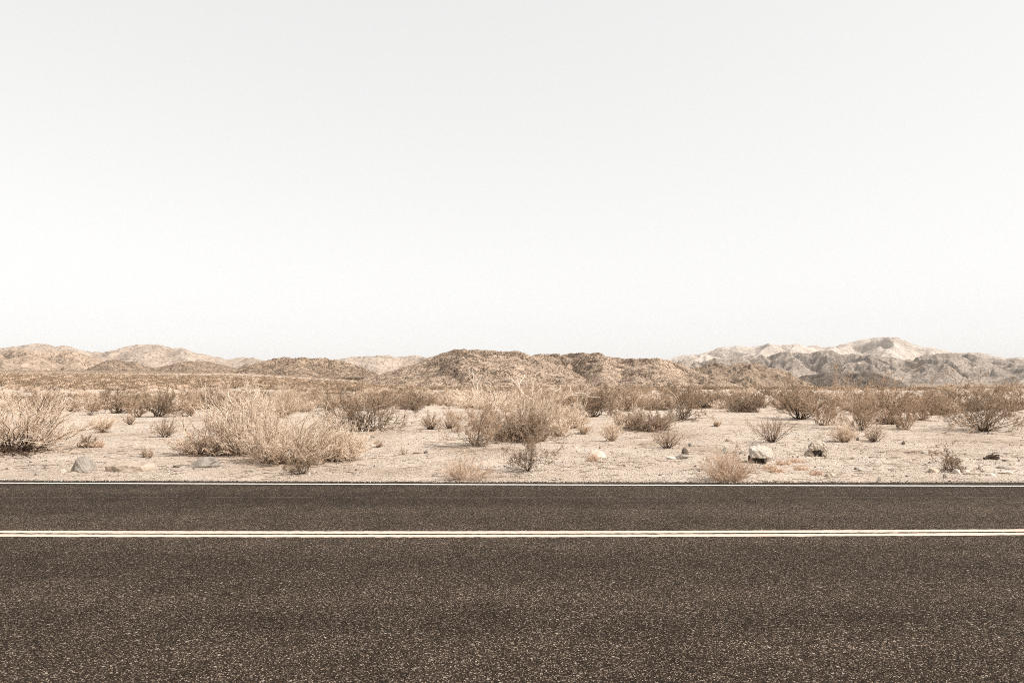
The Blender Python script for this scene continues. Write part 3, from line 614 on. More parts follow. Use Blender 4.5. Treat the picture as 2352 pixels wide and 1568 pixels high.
    # --- fans, tufts and sprigs between the road and the first thickets
    L = [
     ('dry_tuft', 'low tan dome of dry stems right of the big left straw bush', 'bush', 234, 993, 95, 36, 'tanfan', 1.6),
     ('dark_fan_bush', 'tiny dark fan of stems above and right of the low tan dome', 'bush', 299, 975, 34, 20, 'fan', .7),
     ('dark_fan_bush', 'dark fan shaped shrub left of the gnarled dead mound', 'bush', 381, 1004, 70, 46, 'fan', 1.2),
     ('grey_tuft', 'tiny grey tuft on sand right of the big left straw bush', 'plant', 197, 1027, 26, 19, 'mound', .5),
     ('dry_tuft', 'tiny pinkish tuft beside the tiny grey tuft', 'plant', 224, 1027, 34, 16, 'tuft', .6),
     ('twiggy_sprig', 'small twiggy sprig above the long flat slab', 'plant', 330, 1050, 30, 30, 'sparse', 1.0),
     ('twiggy_sprig', 'tiny dark sprig right beside the small twiggy sprig', 'plant', 346, 1050, 18, 20, 'sparse', .8),
     ('tan_fan_bush', 'tan V shaped shrub behind the large straw clump', 'bush', 652, 960, 62, 62, 'tanfan', 1.3),
     ('dark_fan_bush', 'dark fan shaped shrub right of the gnarled creosote', 'bush', 989, 986, 56, 42, 'fan', 1.3),
     ('dark_fan_bush', 'smaller dark fan beside the one right of the gnarled creosote', 'bush', 1033, 984, 44, 36, 'fan', 1.0),
     ('grass_clump', 'small clump of dark blades on bare sand below the gnarled creosote', 'plant', 870, 1027, 32, 16, 'fan', .5),
     ('twiggy_sprig', 'tiny two stemmed sprig on bare sand right of the large straw clump', 'plant', 927, 1044, 28, 17, 'sparse', .5),
     ('straw_mound', 'pale tan mound at the right of the dense grey brown mound', 'bush', 1284, 1000, 56, 38, 'broom', .7),
     ('straw_mound', 'small pale mound farther right of the dense grey brown mound', 'bush', 1341, 996, 40, 20, 'tanfan', .8),
     ('straw_mound', 'tan bush behind the two small pale mounds', 'bush', 1312, 982, 66, 40, 'broom', .7),
     ('dark_creosote', 'dark rounded creosote above the sand gap right of the bleached branches', 'bush', 1360, 957, 74, 50, 'creosote', 1.5),
     ('leafy_bush', 'small leafy bush at the right of the dark rounded creosote', 'bush', 1408, 958, 44, 28, 'leafy', 1.8),
     ('brown_bush', 'brown feathery bush behind the small leafy bush', 'bush', 1440, 945, 66, 46, 'feather', 1.2),
     ('straw_mound', 'tan bush at the left of the wide grey brown bush', 'bush', 1440, 983, 58, 34, 'broom', .7),
     ('grey_bush', 'wide grey brown bush below the broad creosote with pale trunk', 'bush', 1490, 988, 92, 34, 'mound', 1.1),
     ('tan_fan_bush', 'tan fan of stems standing alone left of the pale long rock', 'bush', 1404, 1012, 54, 46, 'tanfan', 1.2),
     ('dark_fan_bush', 'fan of stems with blackish base above the dark wedge stone', 'bush', 1531, 1029, 74, 50, 'fan', 1.0),
     ('dark_bush', 'dark rounded bush right of the broad creosote with pale trunk', 'bush', 1707, 946, 64, 36, 'mound', 1.0),
     ('dry_tuft', 'tiny tan tuft on open sand right of the broad creosote', 'plant', 1648, 979, 26, 13, 'tanfan', .7),
     ('dark_fan_bush', 'wide sparse fan of dark stems behind the pale boulder', 'bush', 1774, 1015, 118, 60, 'fan', 1.1),
     ('dark_creosote', 'dark trunked creosote behind the wide sparse fan', 'bush', 1838, 963, 92, 66, 'creosote', 1.4),
     ('twisted_bush', 'feathery bush on a dark twisted trunk', 'bush', 1893, 977, 86, 74, 'feather', 1.0),
     ('tan_fan_bush', 'tan fan with a dark base right of the weathered rock', 'bush', 1940, 1015, 90, 48, 'tanfan', 1.4),
     ('dark_fan_bush', 'smaller dark fan right of the tan fan with a dark base', 'bush', 2007, 1014, 56, 38, 'fan', .9),
     ('feather_bush', 'tall feathery bush behind the tan fan with a dark base', 'bush', 1978, 988, 104, 86, 'feather', 1.5),
     ('dark_bush', 'dark low mound behind the smaller dark fan', 'bush', 2036, 974, 40, 20, 'mound', .7),
     ('twiggy_bush', 'open Y shaped twiggy bush left of the large drooping bush', 'bush', 2082, 986, 64, 46, 'feather', .7),
     ('dark_creosote', 'brown creosote behind the open Y shaped twiggy bush', 'bush', 2040, 953, 88, 58, 'creosote', 1.3),
     ('brown_bush', 'brown bush between the Y shaped bush and the large drooping bush', 'bush', 2120, 965, 66, 50, 'feather', 1.2),
     ('brown_bush', 'small brown bush directly left of the large drooping bush', 'bush', 2155, 953, 48, 26, 'mound', .9),
     ('leafy_sprig', 'small leafy sprig among stones near the right end of the road edge', 'plant', 2183, 1081, 82, 56, 'leafy', 1.5),
     ('dry_tuft', 'fine wispy tuft at the asphalt edge in the middle', 'plant', 1068, 1103, 118, 58, 'tuft', .5),
     ('leafy_sprig', 'small leafy shrub below the dense grey brown mound', 'plant', 1212, 1081, 112, 70, 'leafy', 2.0),
     ('dry_tuft', 'dense rosy tuft at the asphalt edge before the pale boulder', 'plant', 1672, 1105, 126, 72, 'tuft', 1.0),
     ('dry_tuft', 'tiny dry tuft in front of the pale long rock', 'plant', 1363, 1058, 24, 18, 'tuft', .3),
     ('dark_bush', 'dark bush beyond the sand gap behind the low tan dome', 'bush', 263, 936, 50, 20, 'mound', .9),
     ('brown_bush', 'loose brown bush behind the tiny grey tuft', 'bush', 207, 953, 66, 36, 'sparse', 2.2),
     ('dark_bush', 'small open dark bush behind the tiny dark fan', 'bush', 316, 957, 46, 34, 'feather', .8),
     ('dark_bush', 'spreading dark bush behind the dark fan left of the dead mound', 'bush', 363, 957, 66, 38, 'creosote', 1.0),
     ('grey_bush', 'grey feathery bush behind the gnarled dead mound', 'bush', 438, 956, 50, 38, 'feather', 1.0),
     ('dark_bush', 'dark bush directly behind the grey feathery bush', 'bush', 457, 940, 66, 38, 'creosote', 1.2),
     ('dry_mat', 'flat dry mat left of the greenish mat below the pale boulder', 'plant', 1766, 1076, 26, 9, 'mat', .6),
     ('dry_mat', 'low brown mat just below the right foot of the pale boulder', 'plant', 1797, 1066, 26, 7, 'mat', .5),
     ('dry_mat', 'small matted plant lowest below the pale boulder', 'plant', 1785, 1083, 26, 9, 'mat', .7),
     ('dry_mat', 'small matted plant midway between boulder and weathered rock', 'plant', 1837, 1078, 22, 8, 'mat', .7),
     ('dry_mat', 'reddish mat below the left of the weathered rock', 'plant', 1829, 1061, 28, 7, 'mat', .4),
     ('dry_mat', 'reddish mat at the road edge below the weathered rock', 'plant', 1871, 1089, 22, 7, 'mat', .5),
    ]
    for i, (nm, lb, ct, px, py, w, h, kd, dn) in enumerate(L):
        if py < 992 and kd in ('creosote', 'feather', 'mound', 'broom', 'tanfan') and h > 19: w *= 1.45; h *= 1.32; dn *= 1.3
        shrub(nm, lb, ct, px, py, w, h, kd, 100 + i, dens=dn, thick=max(1.0, min(1.5, at(px, py).y / 18.0)))
    # pale jumping cholla
    root = tag(obj('cholla', None, None, at(190, 934)), 'pale knobbly cholla cactus behind the scrub at left', 'cactus')
    rng = np.random.RandomState(5); s = F / root.location.y
    g = Geo(); A = strands(np.zeros((9, 3)), unit(np.stack([rng.normal(0, .8, 9), rng.normal(0, .8, 9), np.full(9, .7)], -1)), np.full(9, 18 / s), 6, rng, .25)
    g.tubes(A, .07, .05, 0, 6)
    b, d, t, i = sprout(A, 4, .4, 1, rng, (.5, 1.2), .2); g.tubes(strands(b, d, rng.uniform(.12, .25, len(b)), 4, rng, .1), .05, .03, 0, 6)
    obj('joints', g.mesh('joints', [M['bare_wood']]), root)
build_shrubs()

# ------------------------------------------------------------------ thickets farther back: countable shrubs, copied from a few kinds
HEROES = [(28, 'big left straw bush'), (234, 'low tan dome'), (381, 'dark fan left of the dead mound'), (470, 'gnarled dead mound'), (566, 'tall straw bush with whitish stems'), (664, 'large straw clump'),
          (828, 'gnarled creosote'), (1010, 'pair of dark fans'), (1092, 'upright dark stemmed shrub'), (1235, 'bleached branches'), (1360, 'dark rounded creosote'), (1404, 'lone tan fan'), (1568, 'broad pale trunked creosote'),
          (1707, 'dark rounded bush'), (1774, 'wide sparse fan'), (1893, 'bush on a dark twisted trunk'), (1978, 'tall feathery bush'), (2082, 'Y shaped twiggy bush'), (2262, 'large drooping bush')]

def build_thickets():
    rng = random.Random(11)
    protos = []
    spec = [('creosote', 1.9, 1.35, .9, 'dark creosote', 'dark_creosote'), ('broom', 2.0, 1.15, .6, 'pale straw bush', 'straw_bush'),
            ('feather', 1.8, 1.4, 1.1, 'brown feathery bush', 'brown_bush'), ('mound', 1.7, .85, .8, 'grey rounded bush', 'grey_bush'),
            ('tanfan', 1.7, 1.1, 1.1, 'tan fan bush', 'tan_fan_bush')]
    for k, (kd, w, h, dn, lb, nm) in enumerate(spec):
        for v in range(3):
            st, tw, fo, mats = grow(kd, w, h, 400 + 10 * k + v, dn, 0, 2.0)
            protos.append((k, merge('shrub', st, tw, fo, mats)))
    # bare gaps of sand stay open: (px, py, half width, half height)
    gaps = [(330, 941, 50, 8), (1345, 957, 34, 6), (1640, 965, 50, 10), (905, 990, 60, 12), (470, 950, 25, 6), (545, 948, 45, 7), (1700, 960, 110, 7), (2110, 966, 90, 6)]
    spots = []
    tries = 0
    while len(spots) < 760 and tries < 20000:
        tries += 1
        Y = 34 * math.exp(rng.random() ** 0.75 * math.log(135 / 34.))
        px = rng.uniform(-60, 2410)
        if px > 1800 and Y > 82: continue
        if any(abs(px - q[0]) < F / Y * .75 and abs(Y - q[1]) < .04 * Y for q in spots): continue
        py = HZ + F * CH / Y
        if any(((px - a) / c) ** 2 + ((py - b) / d) ** 2 < 1 for a, b, c, d in gaps): continue
        spots.append((px, Y))
    spots.sort(key=lambda q: q[1])
    taken = set()
    for px, Y in spots:
        x = (px - CX) / F * Y
        wgt = [2.6, 3.6, 2.6, 1.0, 2.6] if px < 1250 else [3.2, 2.2, 3.4, 1.2, 2.6]
        k = rng.choices(range(5), wgt)[0]
        me = rng.choice([m for kk, m in protos if kk == k])
        kd, w, h, dn, lb, nm = spec[k]
        o = obj(nm, me, None, (x, Y, float(zg(x, Y)) - .02))
        s = rng.uniform(.5, 1.0) * (.92 if Y < 48 else .74); o.scale = (s * rng.uniform(1.1, 1.7), s * rng.uniform(1.1, 1.7), s * rng.uniform(.85, 1.1))
        o.rotation_euler.z = rng.uniform(0, 2 * PI)
        hx, hn = min(HEROES, key=lambda q: abs(q[0] - px))
        if abs(hx - px) < 45 and Y < 75 and (hx, k) not in taken:
            taken.add((hx, k)); label = lb + ' standing next behind the ' + hn
        else: label = lb + ' scattered in the thickets farther back'
        tag(o, label, 'bush', ['creosote bushes in the farther thickets', 'straw bushes in the farther thickets', 'feathery bushes in the farther thickets', 'rounded bushes in the farther thickets', 'fan shaped bushes in the farther thickets'][k])
build_thickets()

def build_scrub_plain():
    """Shrubs without number on the plain beyond the thickets."""
    rng = np.random.RandomState(3)
    n = 19000
    px = rng.uniform(-150, 2500, n * 2); u = rng.uniform(0, 1, n * 2)
    Y = 115 * np.exp(u ** .62 * math.log(2000 / 115.))
    Y[-3500:] = rng.uniform(1000, 2150, 3500); px[-3500:] = rng.uniform(-150, 1000, 3500)
    keep = (px < 1150) | (rng.uniform(0, 1, n * 2) < .55); keep &= ~((px > 1000) & (Y > 500))
    px, Y = np.concatenate([px[keep][:n], px[-3500:]]), np.concatenate([Y[keep][:n], Y[-3500:]]); n = len(px)
    X = (px - CX) / F * Y; Z = zg(X, Y)
    rad = rng.uniform(.6, 1.3, n)
    g = Geo()
    for lo, hi, m in ((0, 260, 70), (260, 600, 26), (600, 1e9, 12)):
        s = (Y >= lo) & (Y < hi); c = np.stack([X[s], Y[s], Z[s]], -1); r = rad[s]; k = len(c)
        d = rng.normal(0, 1, (k, m, 3)); d /= np.linalg.norm(d, axis=2, keepdims=True); d[..., 2] = np.abs(d[..., 2])
        C = c[:, None] + d * (r[:, None] * rng.uniform(.35, 1, (k, m)))[..., None] * np.array([1.2, 1.2, .5])
        mi = np.repeat(rng.choice(3, k, p=[.45, .33, .22]), m)
        size = np.repeat(r * (1.15 / math.sqrt(m) + .03), m)
        nV = g.n; u_ = unit(rng.normal(0, 1, (k * m, 3))); v_ = unit(np.cross(u_, rng.normal(0, 1, (k * m, 3))))
        C = C.reshape(-1, 3); sz = size[:, None]
        V = np.stack([C - u_ * sz, C + v_ * sz * .5, C + u_ * sz, C - v_ * sz * .5], 1).reshape(-1, 3)
        g.V.append(V); g.Q.append(nV + np.arange(k * m * 4).reshape(-1, 4)); g.mi.append(mi); g.n += k * m * 4
    o = obj('desert_scrub', g.mesh('desert_scrub', [M['leaf'], M['brown_twig'], M['tan_twig']]))
    tag(o, 'countless small dark shrubs dotting the plain before the hills', 'scrub', kind='stuff')
build_scrub_plain()

# ------------------------------------------------------------------ stones
def hull_mesh(name, pts, mat, seed, rough=.03, bev=.012, sub=2):
    """An angular stone: the hull of points, edges worn, faces roughened."""
    bm = bmesh.new()
    for p in pts: bm.verts.new(p)
    r = bmesh.ops.convex_hull(bm, input=bm.verts)
    bmesh.ops.delete(bm, geom=[e for e in r['geom_interior'] if isinstance(e, bmesh.types.BMVert)], context='VERTS')
    ext = max((Vector(a) - Vector(b)).length for a in pts for b in pts)
    bmesh.ops.dissolve_limit(bm, angle_limit=.12, verts=bm.verts, edges=bm.edges)
    bmesh.ops.bevel(bm, geom=list(bm.edges), offset=bev * ext, segments=2, affect='EDGES', profile=.6)
    bmesh.ops.triangulate(bm, faces=bm.faces)
    for _ in range(sub):
        bmesh.ops.subdivide_edges(bm, edges=[e for e in bm.edges if e.calc_length() > ext * .04], cuts=1, use_grid_fill=True)
        bmesh.ops.triangulate(bm, faces=bm.faces)
    bm.normal_update()
    co = np.array([v.co[:] for v in bm.verts]); f = 4.5 / ext
    n = fbm(co[:, 0] * f + co[:, 2] * f * .7, co[:, 1] * f - co[:, 2] * f * .9, 4, seed, .6)
    for v, k in zip(bm.verts, n): v.co += v.normal * float(k) * rough * ext
    me = bpy.data.meshes.new(name); bm.to_mesh(me); bm.free(); me.materials.append(mat)
    return me

def rand_pts(w, d, h, seed, n=16, flat=.25):
    r = random.Random(seed); out = []
    for _ in range(n):
        a = r.uniform(0, 2 * PI); z = r.uniform(-.5, 1); q = math.sqrt(max(.05, 1 - abs(z) ** 2.2)) * r.uniform(.75, 1)
        out.append((math.cos(a) * q * w / 2, math.sin(a) * q * d / 2, h * (z if z > 0 else z * flat)))
    return out

def stone(name, label, px, py, wpx, hpx, mat, seed, cat='rock', rough=.03, pts=None, dp=.75, sink=.0):
    p = at(px, py); s = F / p.y
    if pts is None: pp = rand_pts(wpx / s, wpx / s * dp, hpx / s, seed)
    else: pp = [(x / s, y / s, z / s) for x, y, z in pts]
    o = obj(name, hull_mesh(name, pp, M[mat], seed, rough), None, p + Vector((0, 0, -sink)))
    return tag(o, label, cat)

def build_stones():
    # points in picture units round the stone's base: x right, y away, z up
    stone('boulder', 'grey faceted boulder by the road at far left', 190, 1081, 54, 34, 'rock_grey', 3, pts=[(-28, 0, -4), (-26, -2, 4), (-8, -8, 32), (4, 0, 34), (12, 6, 32), (26, 4, 19), (27, 0, 8), (18, -12, -3), (-10, -14, 0), (-12, -14, -4), (-2, -13, 8), (20, 18, 4), (-20, 20, 2), (0, 22, 24), (26, 10, -4)])
    stone('flat_stone', 'small grey slab leaning on the foot of the faceted boulder', 201, 1085, 30, 9, 'rock_grey', 4, dp=.5)
    stone('cobble', 'whitish cobble left of the faceted boulder', 145, 1085, 17, 9, 'rock_pale', 5)
    stone('flat_stone', 'long flat tan slab between the faceted boulder and the slanted slab', 296, 1082, 110, 22, 'rock_tan', 6, rough=.02, pts=[(-54, -2, -3), (-50, -8, 14), (-40, 10, 18), (-20, 30, 21), (10, 32, 22), (48, 20, 16), (56, 4, 10), (30, -8, 11), (0, -12, 14), (-30, -12, 12), (-34, -12, -4), (10, -13, -4), (40, -8, -4), (56, 6, -4), (0, 40, -4)])
    stone('flat_stone', 'grey slanted slab half buried left of the large straw clump', 466, 1072, 78, 24, 'rock_grey', 7, pts=[(-40, -4, -4), (-38, -6, 2), (4, 0, 24), (14, 4, 24), (26, 2, 20), (40, 4, 12), (36, 0, 4), (10, -12, 4), (-18, -12, 0), (20, 16, 6), (-20, 16, 2), (0, -10, -4), (40, 8, -4), (0, 22, -4)])
    stone('stone', 'small dark stone between the long slab and the slanted slab', 371, 1077, 9, 6, 'rock_grey', 8)
    stone('bark_scrap', 'dark curl of bark left of the slanted slab', 404, 1073, 22, 5, 'char', 9, 'wood', dp=.4)
    stone('stone', 'flat grey stone below the large straw clump', 574, 1082, 33, 8, 'rock_grey', 10, dp=.5)
    stone('stone', 'flat grey stone at the asphalt edge far left', 92, 1090, 30, 9, 'rock_grey', 11, dp=.5)
    # pale perched boulder: two faces and a hollow underneath
    p = at(1745, 1063); s = F / p.y
    root = tag(obj('boulder', None, None, p), 'pale boulder with a dark hollow under its left side', 'rock')
    cap = [(-22, -12, 13), (-24, 4, 32), (-20, -10, 30), (-8, 8, 39), (16, 4, 38), (26, 0, 33), (31, -2, 22), (30, -8, 12), (8, -17, 13), (6, -15, 27), (-18, 16, 16), (14, 24, 20), (28, 14, 14), (10, 18, 36), (-16, 14, 34)]
    foot = [(11, -7, -5), (14, -12, 13), (31, -4, 16), (34, 0, 0), (33, 4, -6), (14, -9, -6), (18, 18, -6), (30, 14, 12), (12, 10, 14)]
    back = [(-22, 10, -5), (-22, 12, 16), (16, 12, 16), (16, 12, -5), (-18, 26, -5), (12, 26, 14), (-16, 26, 14)]  # closes the hollow; the shade in there is put into its dark colour
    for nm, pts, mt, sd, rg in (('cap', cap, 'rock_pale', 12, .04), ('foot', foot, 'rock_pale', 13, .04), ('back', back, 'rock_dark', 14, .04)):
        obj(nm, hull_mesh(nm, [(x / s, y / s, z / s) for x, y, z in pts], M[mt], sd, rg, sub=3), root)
    # weathered rock with a cave
    p = at(1871, 1047); s = F / p.y
    root = tag(obj('boulder', None, None, p), 'weathered pale rock with a black cavity right of the pale boulder', 'rock')
    cap = [(-16, -6, 12), (-14, -10, 20), (-12, 4, 28), (-6, -6, 31), (6, -2, 33), (12, 0, 38), (18, 4, 38), (24, 0, 31), (20, -8, 26), (12, -13, 17), (0, -14, 14), (-4, 16, 14), (22, 14, 18)]
    lft = [(-31, 0, -3), (-27, -5, 2), (-14, -7, 13), (-8, -8, 10), (-4, -9, -3), (-10, 8, 14), (-22, 10, 1), (-4, 8, -3), (-12, -11, -3)]
    rgt = [(14, -7, -3), (15, -10, 14), (22, -10, 17), (27, -4, 24), (31, 0, 8), (34, 2, -3), (25, -10, -3), (20, 14, -3), (28, 12, 16)]
    bck = [(-10, 8, -3), (-10, 9, 16), (20, 9, 16), (20, 8, -3), (0, 22, -3), (10, 22, 16)]  # backs the cavity, coloured dark to stand in for the shade inside
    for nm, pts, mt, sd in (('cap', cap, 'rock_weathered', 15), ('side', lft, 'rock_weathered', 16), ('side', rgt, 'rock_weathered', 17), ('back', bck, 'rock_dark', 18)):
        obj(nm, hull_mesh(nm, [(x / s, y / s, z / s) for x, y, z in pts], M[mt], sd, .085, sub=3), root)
    rest = [
     ('stone', 'pale long rock half sunk right of the small leafy shrub', 1372, 1050, 60, 16, 'rock_pale', .45),
     ('stone', 'lumpy pale stone just behind the pale long rock', 1382, 1030, 16, 10, 'rock_tan', .8),
     ('stone', 'small pale stone left of the lumpy pale stone', 1321, 1029, 9, 6, 'rock_pale', .8),
     ('stone', 'black topped wedge stone below the fan with blackish base', 1574, 1043, 18, 16, 'rock_dark', .7),
     ('stone', 'flat grey stone lying against the black topped wedge', 1568, 1053, 38, 10, 'rock_grey', .5),
     ('stone', 'grey stone above the black topped wedge', 1586, 1024, 14, 7, 'rock_grey', .7),
     ('flat_stone', 'white flat slab left of the flat grey stone and wedge', 1540, 1053, 34, 5, 'rock_pale', .5),
     ('flat_stone', 'white chip below the small leafy shrub', 1220, 1091, 14, 4, 'rock_pale', .5),
     ('stone', 'triangular grey stone, left of three beside the pale boulder', 1665, 1036, 18, 11, 'rock_grey', .7),
     ('stone', 'low dark stone, middle of three beside the pale boulder', 1688, 1039, 16, 8, 'rock_grey', .7),
     ('stone', 'round grey stone touching the left of the pale boulder', 1703, 1042, 11, 9, 'rock_grey', .8),
     ('stone', 'grey stone above the three beside the pale boulder', 1694, 1027, 12, 6, 'rock_grey', .7),
     ('flat_stone', 'dark edged flat slab among rubble left of the wide sparse fan', 1674, 1013, 20, 6, 'rock_tan', .6),
     ('flat_stone', 'pale flat slab at the road edge below the weathered rock', 1908, 1093, 34, 8, 'rock_tan', .5),
     ('flat_stone', 'pale slab with a dark left end right of the weathered rock', 1979, 1080, 26, 8, 'rock_pale', .5),
     ('stone', 'small dark stone touching the pale slab right of the weathered rock', 1965, 1078, 8, 6, 'rock_dark', .8),
     ('cobble', 'rounded tan stone left of the leafy sprig', 2145, 1084, 28, 14, 'rock_tan', .8),
     ('cobble', 'grey upright stone below the leafy sprig', 2171, 1097, 12, 11, 'rock_grey', .7),
     ('cobble', 'small grey stone above the rounded tan stone', 2135, 1064, 10, 7, 'rock_grey', .8),
     ('stone', 'white knobbly stone at the foot of the leafy sprig', 2197, 1087, 22, 10, 'rock_pale', .7),
     ('flat_stone', 'pale flat stone right of the leafy sprig', 2219, 1084, 26, 7, 'rock_pale', .5),
     ('stone', 'dark upright stone above and left of the leafy sprig', 2075, 1021, 9, 10, 'rock_dark', .8),
     ('stone', 'grey stone at the asphalt edge left of the leafy sprig', 2021, 1104, 14, 9, 'rock_grey', .7),
     ('cobble', 'tan flat cobble far right of the leafy sprig', 2260, 1084, 18, 6, 'rock_tan', .6),
     ('flat_stone', 'pale flat slab near the asphalt edge far right', 2276, 1091, 26, 6, 'rock_pale', .5),
     ('flat_stone', 'long pale slab with a black hollow at its left far right', 2312, 1087, 40, 7, 'rock_pale', .4),
     ('flat_stone', 'thin grey slab above the long pale slab far right', 2304, 1075, 38, 6, 'rock_grey', .4),
     ('flat_stone', 'pale flat stone above the small grey stone', 2124, 1041, 24, 6, 'rock_pale', .5),
     ('stone', 'grey wedge stone left of the upright dark stemmed shrub', 1075, 998, 18, 10, 'rock_grey', .7),
     ('stone', 'grey stone under the low branches of the gnarled creosote', 857, 1005, 16, 6, 'rock_grey', .6),
     ('stone', 'small dark stone on bare sand right of the straw clump', 978, 1040, 13, 5, 'rock_dark', .6),
     ('stone', 'small dark stone below the tan fan with a dark base', 1970, 1011, 9, 7, 'rock_dark', .8),
    ]
    for i, (nm, lb, px, py, w, h, mt, dp) in enumerate(rest):
        stone(nm, lb, px, py, w * 1.05, h * 1.1, mt, 40 + i, dp=dp)
    # driftwood
    for i, (lb, px, py, w, h) in enumerate([('charred chunk of driftwood lying on open sand at right', 2276, 1054, 36, 9), ('dark stub of wood right of the charred chunk', 2308, 1060, 9, 4), ('flat grey driftwood stick on bare sand right of the straw clump', 961, 1041, 28, 5)]):
        p = at(px, py); s = F / p.y; rng = np.random.RandomState(70 + i); g = Geo(); n = 6 if i == 0 else 2
        A = strands(np.stack([rng.uniform(-w / 2, -w / 4, n), rng.uniform(-3, 3, n), rng.uniform(1, 3, n)], -1) / s, unit(np.stack([np.ones(n), rng.normal(0, .15, n), rng.uniform(-.1, .25 if i == 0 else .05, n)], -1)), np.full(n, w * .8 / s), 7, rng, .12)
        A[:, :, 2] = np.maximum(A[:, :, 2], .01)
        g.tubes(A, h * .33 / s, h * .18 / s, 0, 7)
        tag(obj('driftwood', g.mesh('driftwood', [M['char'] if i < 2 else M['grey_twig']]), None, p), lb, 'wood')
build_stones()

def build_gravel():
    """Loose gravel and litter without number: grit along the asphalt edge and over the verge."""
    rng = np.random.RandomState(9)
    base = []
    for sd in range(7):
        bm = bmesh.new()
        for p in rand_pts(1, .8, .55, 200 + sd, 12, .5): bm.verts.new(p)
        r = bmesh.ops.convex_hull(bm, input=bm.verts)
        bmesh.ops.delete(bm, geom=[e for e in r['geom_interior'] if isinstance(e, bmesh.types.BMVert)], context='VERTS')
        bmesh.ops.triangulate(bm, faces=bm.faces); bm.verts.index_update()
        base.append((np.array([v.co[:] for v in bm.verts]), np.array([[v.index for v in f.verts] for f in bm.faces]))); bm.free()
    Vs, Ts, Ms, off = [], [], [], 0
    def scatter(n, px_y, size, mats_p):
        nonlocal off
        x, y = px_y; z = np.where(y < edge_y(x), 0.002, zg(x, y))
        sz = size; a = rng.uniform(0, 2 * PI, n); kind = rng.randint(0, 7, n); mat = rng.choice(4, n, p=mats_p)
        for b in range(7):
            s = kind == b; V, T = base[b]; k = s.sum()
            c, si = np.cos(a[s])[:, None], np.sin(a[s])[:, None]; q = sz[s][:, None]
            P = np.stack([(V[None, :, 0] * c - V[None, :, 1] * si) * q + x[s][:, None], (V[None, :, 0] * si + V[None, :, 1] * c) * q + y[s][:, None], V[None, :, 2] * q + z[s][:, None]], -1)
            Vs.append(P.reshape(-1, 3)); Ts.append((off + np.arange(k)[:, None, None] * len(V) + T[None]).reshape(-1, 3)); Ms.append(np.repeat(mat[s], len(T))); off += k * len(V)
    n = 9000; x = rng.uniform(-9.5, 9.5, n); y = edge_y(x) + np.where(rng.uniform(0, 1, n) < .75, np.abs(rng.normal(0, .17, n)), -np.abs(rng.normal(0, .03, n)) - .11 * np.abs(rng.normal(0, 1, n)) * np.clip(fbm(x * .9, x * 0 + 2.2, 4, 66), 0, 1))
    scatter(n, (x, y), rng.uniform(.010, .032, n), [.18, .42, .28, .12])
    n = 12000; x = rng.uniform(-24, 24, n); y = 11.45 + rng.exponential(6, n)
    ok = np.abs(x) < y * .78; x, y = x[ok], y[ok]; n = len(x)
    clump = fbm(x / 2.2, y / 2.2, 3, 77) > -.15; x, y = x[clump], y[clump]; n = len(x)
    scatter(n, (x, y), .012 * np.exp(rng.exponential(.5, n)).clip(1, 5), [.06, .30, .44, .2])
    # rubble on the right hand rise
    n = 500; x = rng.normal(7.0, 2.4, n); y = 16.5 + rng.normal(0, 2.0, n); ok = y > 12.2; x, y = x[ok], y[ok]; n = len(x)
    scatter(n, (x, y), rng.uniform(.015, .06, n), [.12, .28, .45, .15])
    me = mesh_np('gravel', np.vstack(Vs), None, np.vstack(Ts), [M['rock_grey'], M['rock_pale'], M['rock_tan'], M['rock_dark']], np.concatenate(Ms))
    tag(obj('gravel', me), 'loose gravel along the asphalt edge and over the sand', 'gravel', kind='stuff')
    # twig litter
    n = 9500; x = rng.uniform(-24, 24, n); y = 11.5 + rng.exponential(7, n); ok = (np.abs(x) < y * .78); x, y = x[ok], y[ok]
    ok = fbm(x / 1.6, y / 1.6, 3, 55) > -.05; x, y = x[ok], y[ok]; n = len(x)
    a = rng.normal(0, .7, n); P0 = np.stack([x, y, zg(x, y) + .006], -1)
    A = strands(P0, np.stack([np.cos(a), np.sin(a), np.zeros(n)], -1), rng.uniform(.05, .32, n), 5, rng, .14)
    A[:, :, 2] = zg(A[:, :, 0], A[:, :, 1]) + .006 + np.abs(rng.normal(0, .004, (n, 5)))
    g = Geo(); h = n // 2
    g.tubes(A[:h], .0045, .002, 0); g.tubes(A[h:], .004, .002, 1)
    tag(obj('twig_litter', g.mesh('twig_litter', [M['dark_stem'], M['brown_twig']])), 'dead twigs littering the sandy verge', 'litter', kind='stuff')
build_gravel()

# ------------------------------------------------------------------ air
def build_haze():
    R_, lo, hi = 30000.0, -70.0, 760.0
    V = [(x, y, z) for z in (lo, hi) for x, y in ((-R_, -R_), (R_, -R_), (R_, R_), (-R_, R_))]
    q = [(0, 3, 2, 1), (4, 5, 6, 7), (0, 1, 5, 4), (1, 2, 6, 5), (2, 3, 7, 6), (3, 0, 4, 7)]
    m = bpy.data.materials.new('haze'); m.use_nodes = True; t = m.node_tree
    t.nodes.remove(t.nodes['Principled BSDF'])
    v = t.nodes.new('ShaderNodeVolumePrincipled'); v.inputs['Color'].default_value = (.95, .93, .90, 1); v.inputs['Density'].default_value = HAZE
    t.links.new(v.outputs[0], t.nodes['Material Output'].inputs['Volume'])
    tag(obj('haze', mesh_np('haze', V, q, None, [m])), kind='stuff')
HAZE = 2.2e-5
if HAZE: build_haze()

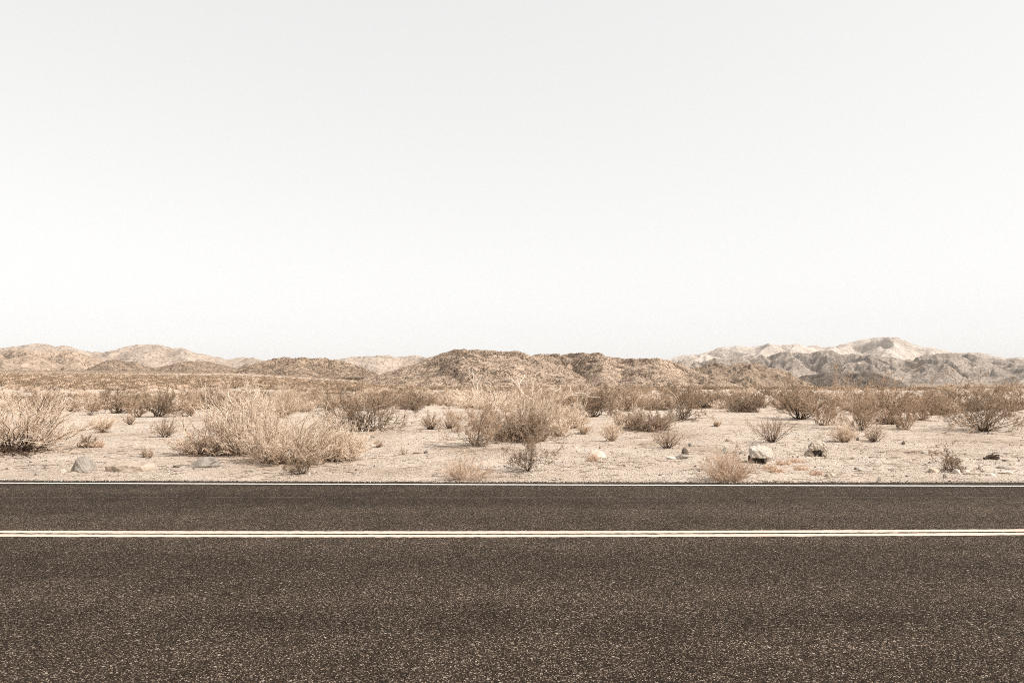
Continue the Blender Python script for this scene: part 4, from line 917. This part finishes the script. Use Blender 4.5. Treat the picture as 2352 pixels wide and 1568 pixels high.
# ------------------------------------------------------------------ light, sky, camera
SUN_EL, SUN_AZ = math.radians(53), math.radians(112)      # azimuth clockwise from straight ahead
sd = Vector((math.sin(SUN_AZ) * math.cos(SUN_EL), math.cos(SUN_AZ) * math.cos(SUN_EL), math.sin(SUN_EL)))
sun = bpy.data.lights.new('sun', 'SUN'); sun.energy = 4.8; sun.angle = math.radians(.5); sun.color = (1.0, .94, .875)
so = bpy.data.objects.new('sun', sun); COL.objects.link(so); so.rotation_euler = (-sd).to_track_quat('-Z', 'Y').to_euler()

# a white hot desert sky: Nishita, nearly drained of colour, its range compressed, paler near the horizon than overhead
w = bpy.data.worlds.new('World'); S.world = w; w.use_nodes = True
nt = w.node_tree; bg = nt.nodes['Background']; NN, LL = nt.nodes.new, nt.links.new
sky = NN('ShaderNodeTexSky'); sky.sky_type = 'NISHITA'; sky.sun_disc = False
sky.sun_elevation = SUN_EL; sky.sun_rotation = SUN_AZ; sky.air_density = 1.0; sky.dust_density = .6; sky.ozone_density = 1.0
hs = NN('ShaderNodeHueSaturation'); hs.inputs['Saturation'].default_value = .05; LL(sky.outputs[0], hs.inputs['Color'])
gm = NN('ShaderNodeGamma'); gm.inputs['Gamma'].default_value = .28; LL(hs.outputs[0], gm.inputs['Color'])
tc = NN('ShaderNodeTexCoord'); sp = NN('ShaderNodeSeparateXYZ'); LL(tc.outputs['Generated'], sp.inputs[0])
mr = NN('ShaderNodeMapRange'); mr.interpolation_type = 'SMOOTHSTEP'
for k_, v_ in (('From Min', .47), ('From Max', .80), ('To Min', 3.74), ('To Max', 0.55)): mr.inputs[k_].default_value = v_
LL(sp.outputs['Z'], mr.inputs['Value'])
ml = NN('ShaderNodeVectorMath'); ml.operation = 'SCALE'; LL(gm.outputs[0], ml.inputs[0]); LL(mr.outputs[0], ml.inputs['Scale'])
wm = NN('ShaderNodeVectorMath'); wm.operation = 'MULTIPLY'; wm.inputs[1].default_value = (1.004, 1.0, .990)
LL(ml.outputs[0], wm.inputs[0]); LL(wm.outputs[0], bg.inputs['Color'])
bg.inputs['Strength'].default_value = .125

cam = bpy.data.cameras.new('camera'); co = bpy.data.objects.new('camera', cam); COL.objects.link(co)
cam.sensor_width = 36; cam.lens = F / 2352 * 36; cam.clip_start = .05; cam.clip_end = 60000
co.location = (0, 0, CH); co.rotation_euler = (PI / 2 + PITCH, 0, 0)
S.camera = co
S.cycles.use_denoising = False; S.cycles.filter_width = 1.0
S.render.resolution_x, S.render.resolution_y = 1024, 682
S.view_settings.view_transform = 'Standard'; S.view_settings.look = 'None'; S.view_settings.exposure = 0.4; S.view_settings.gamma = 1
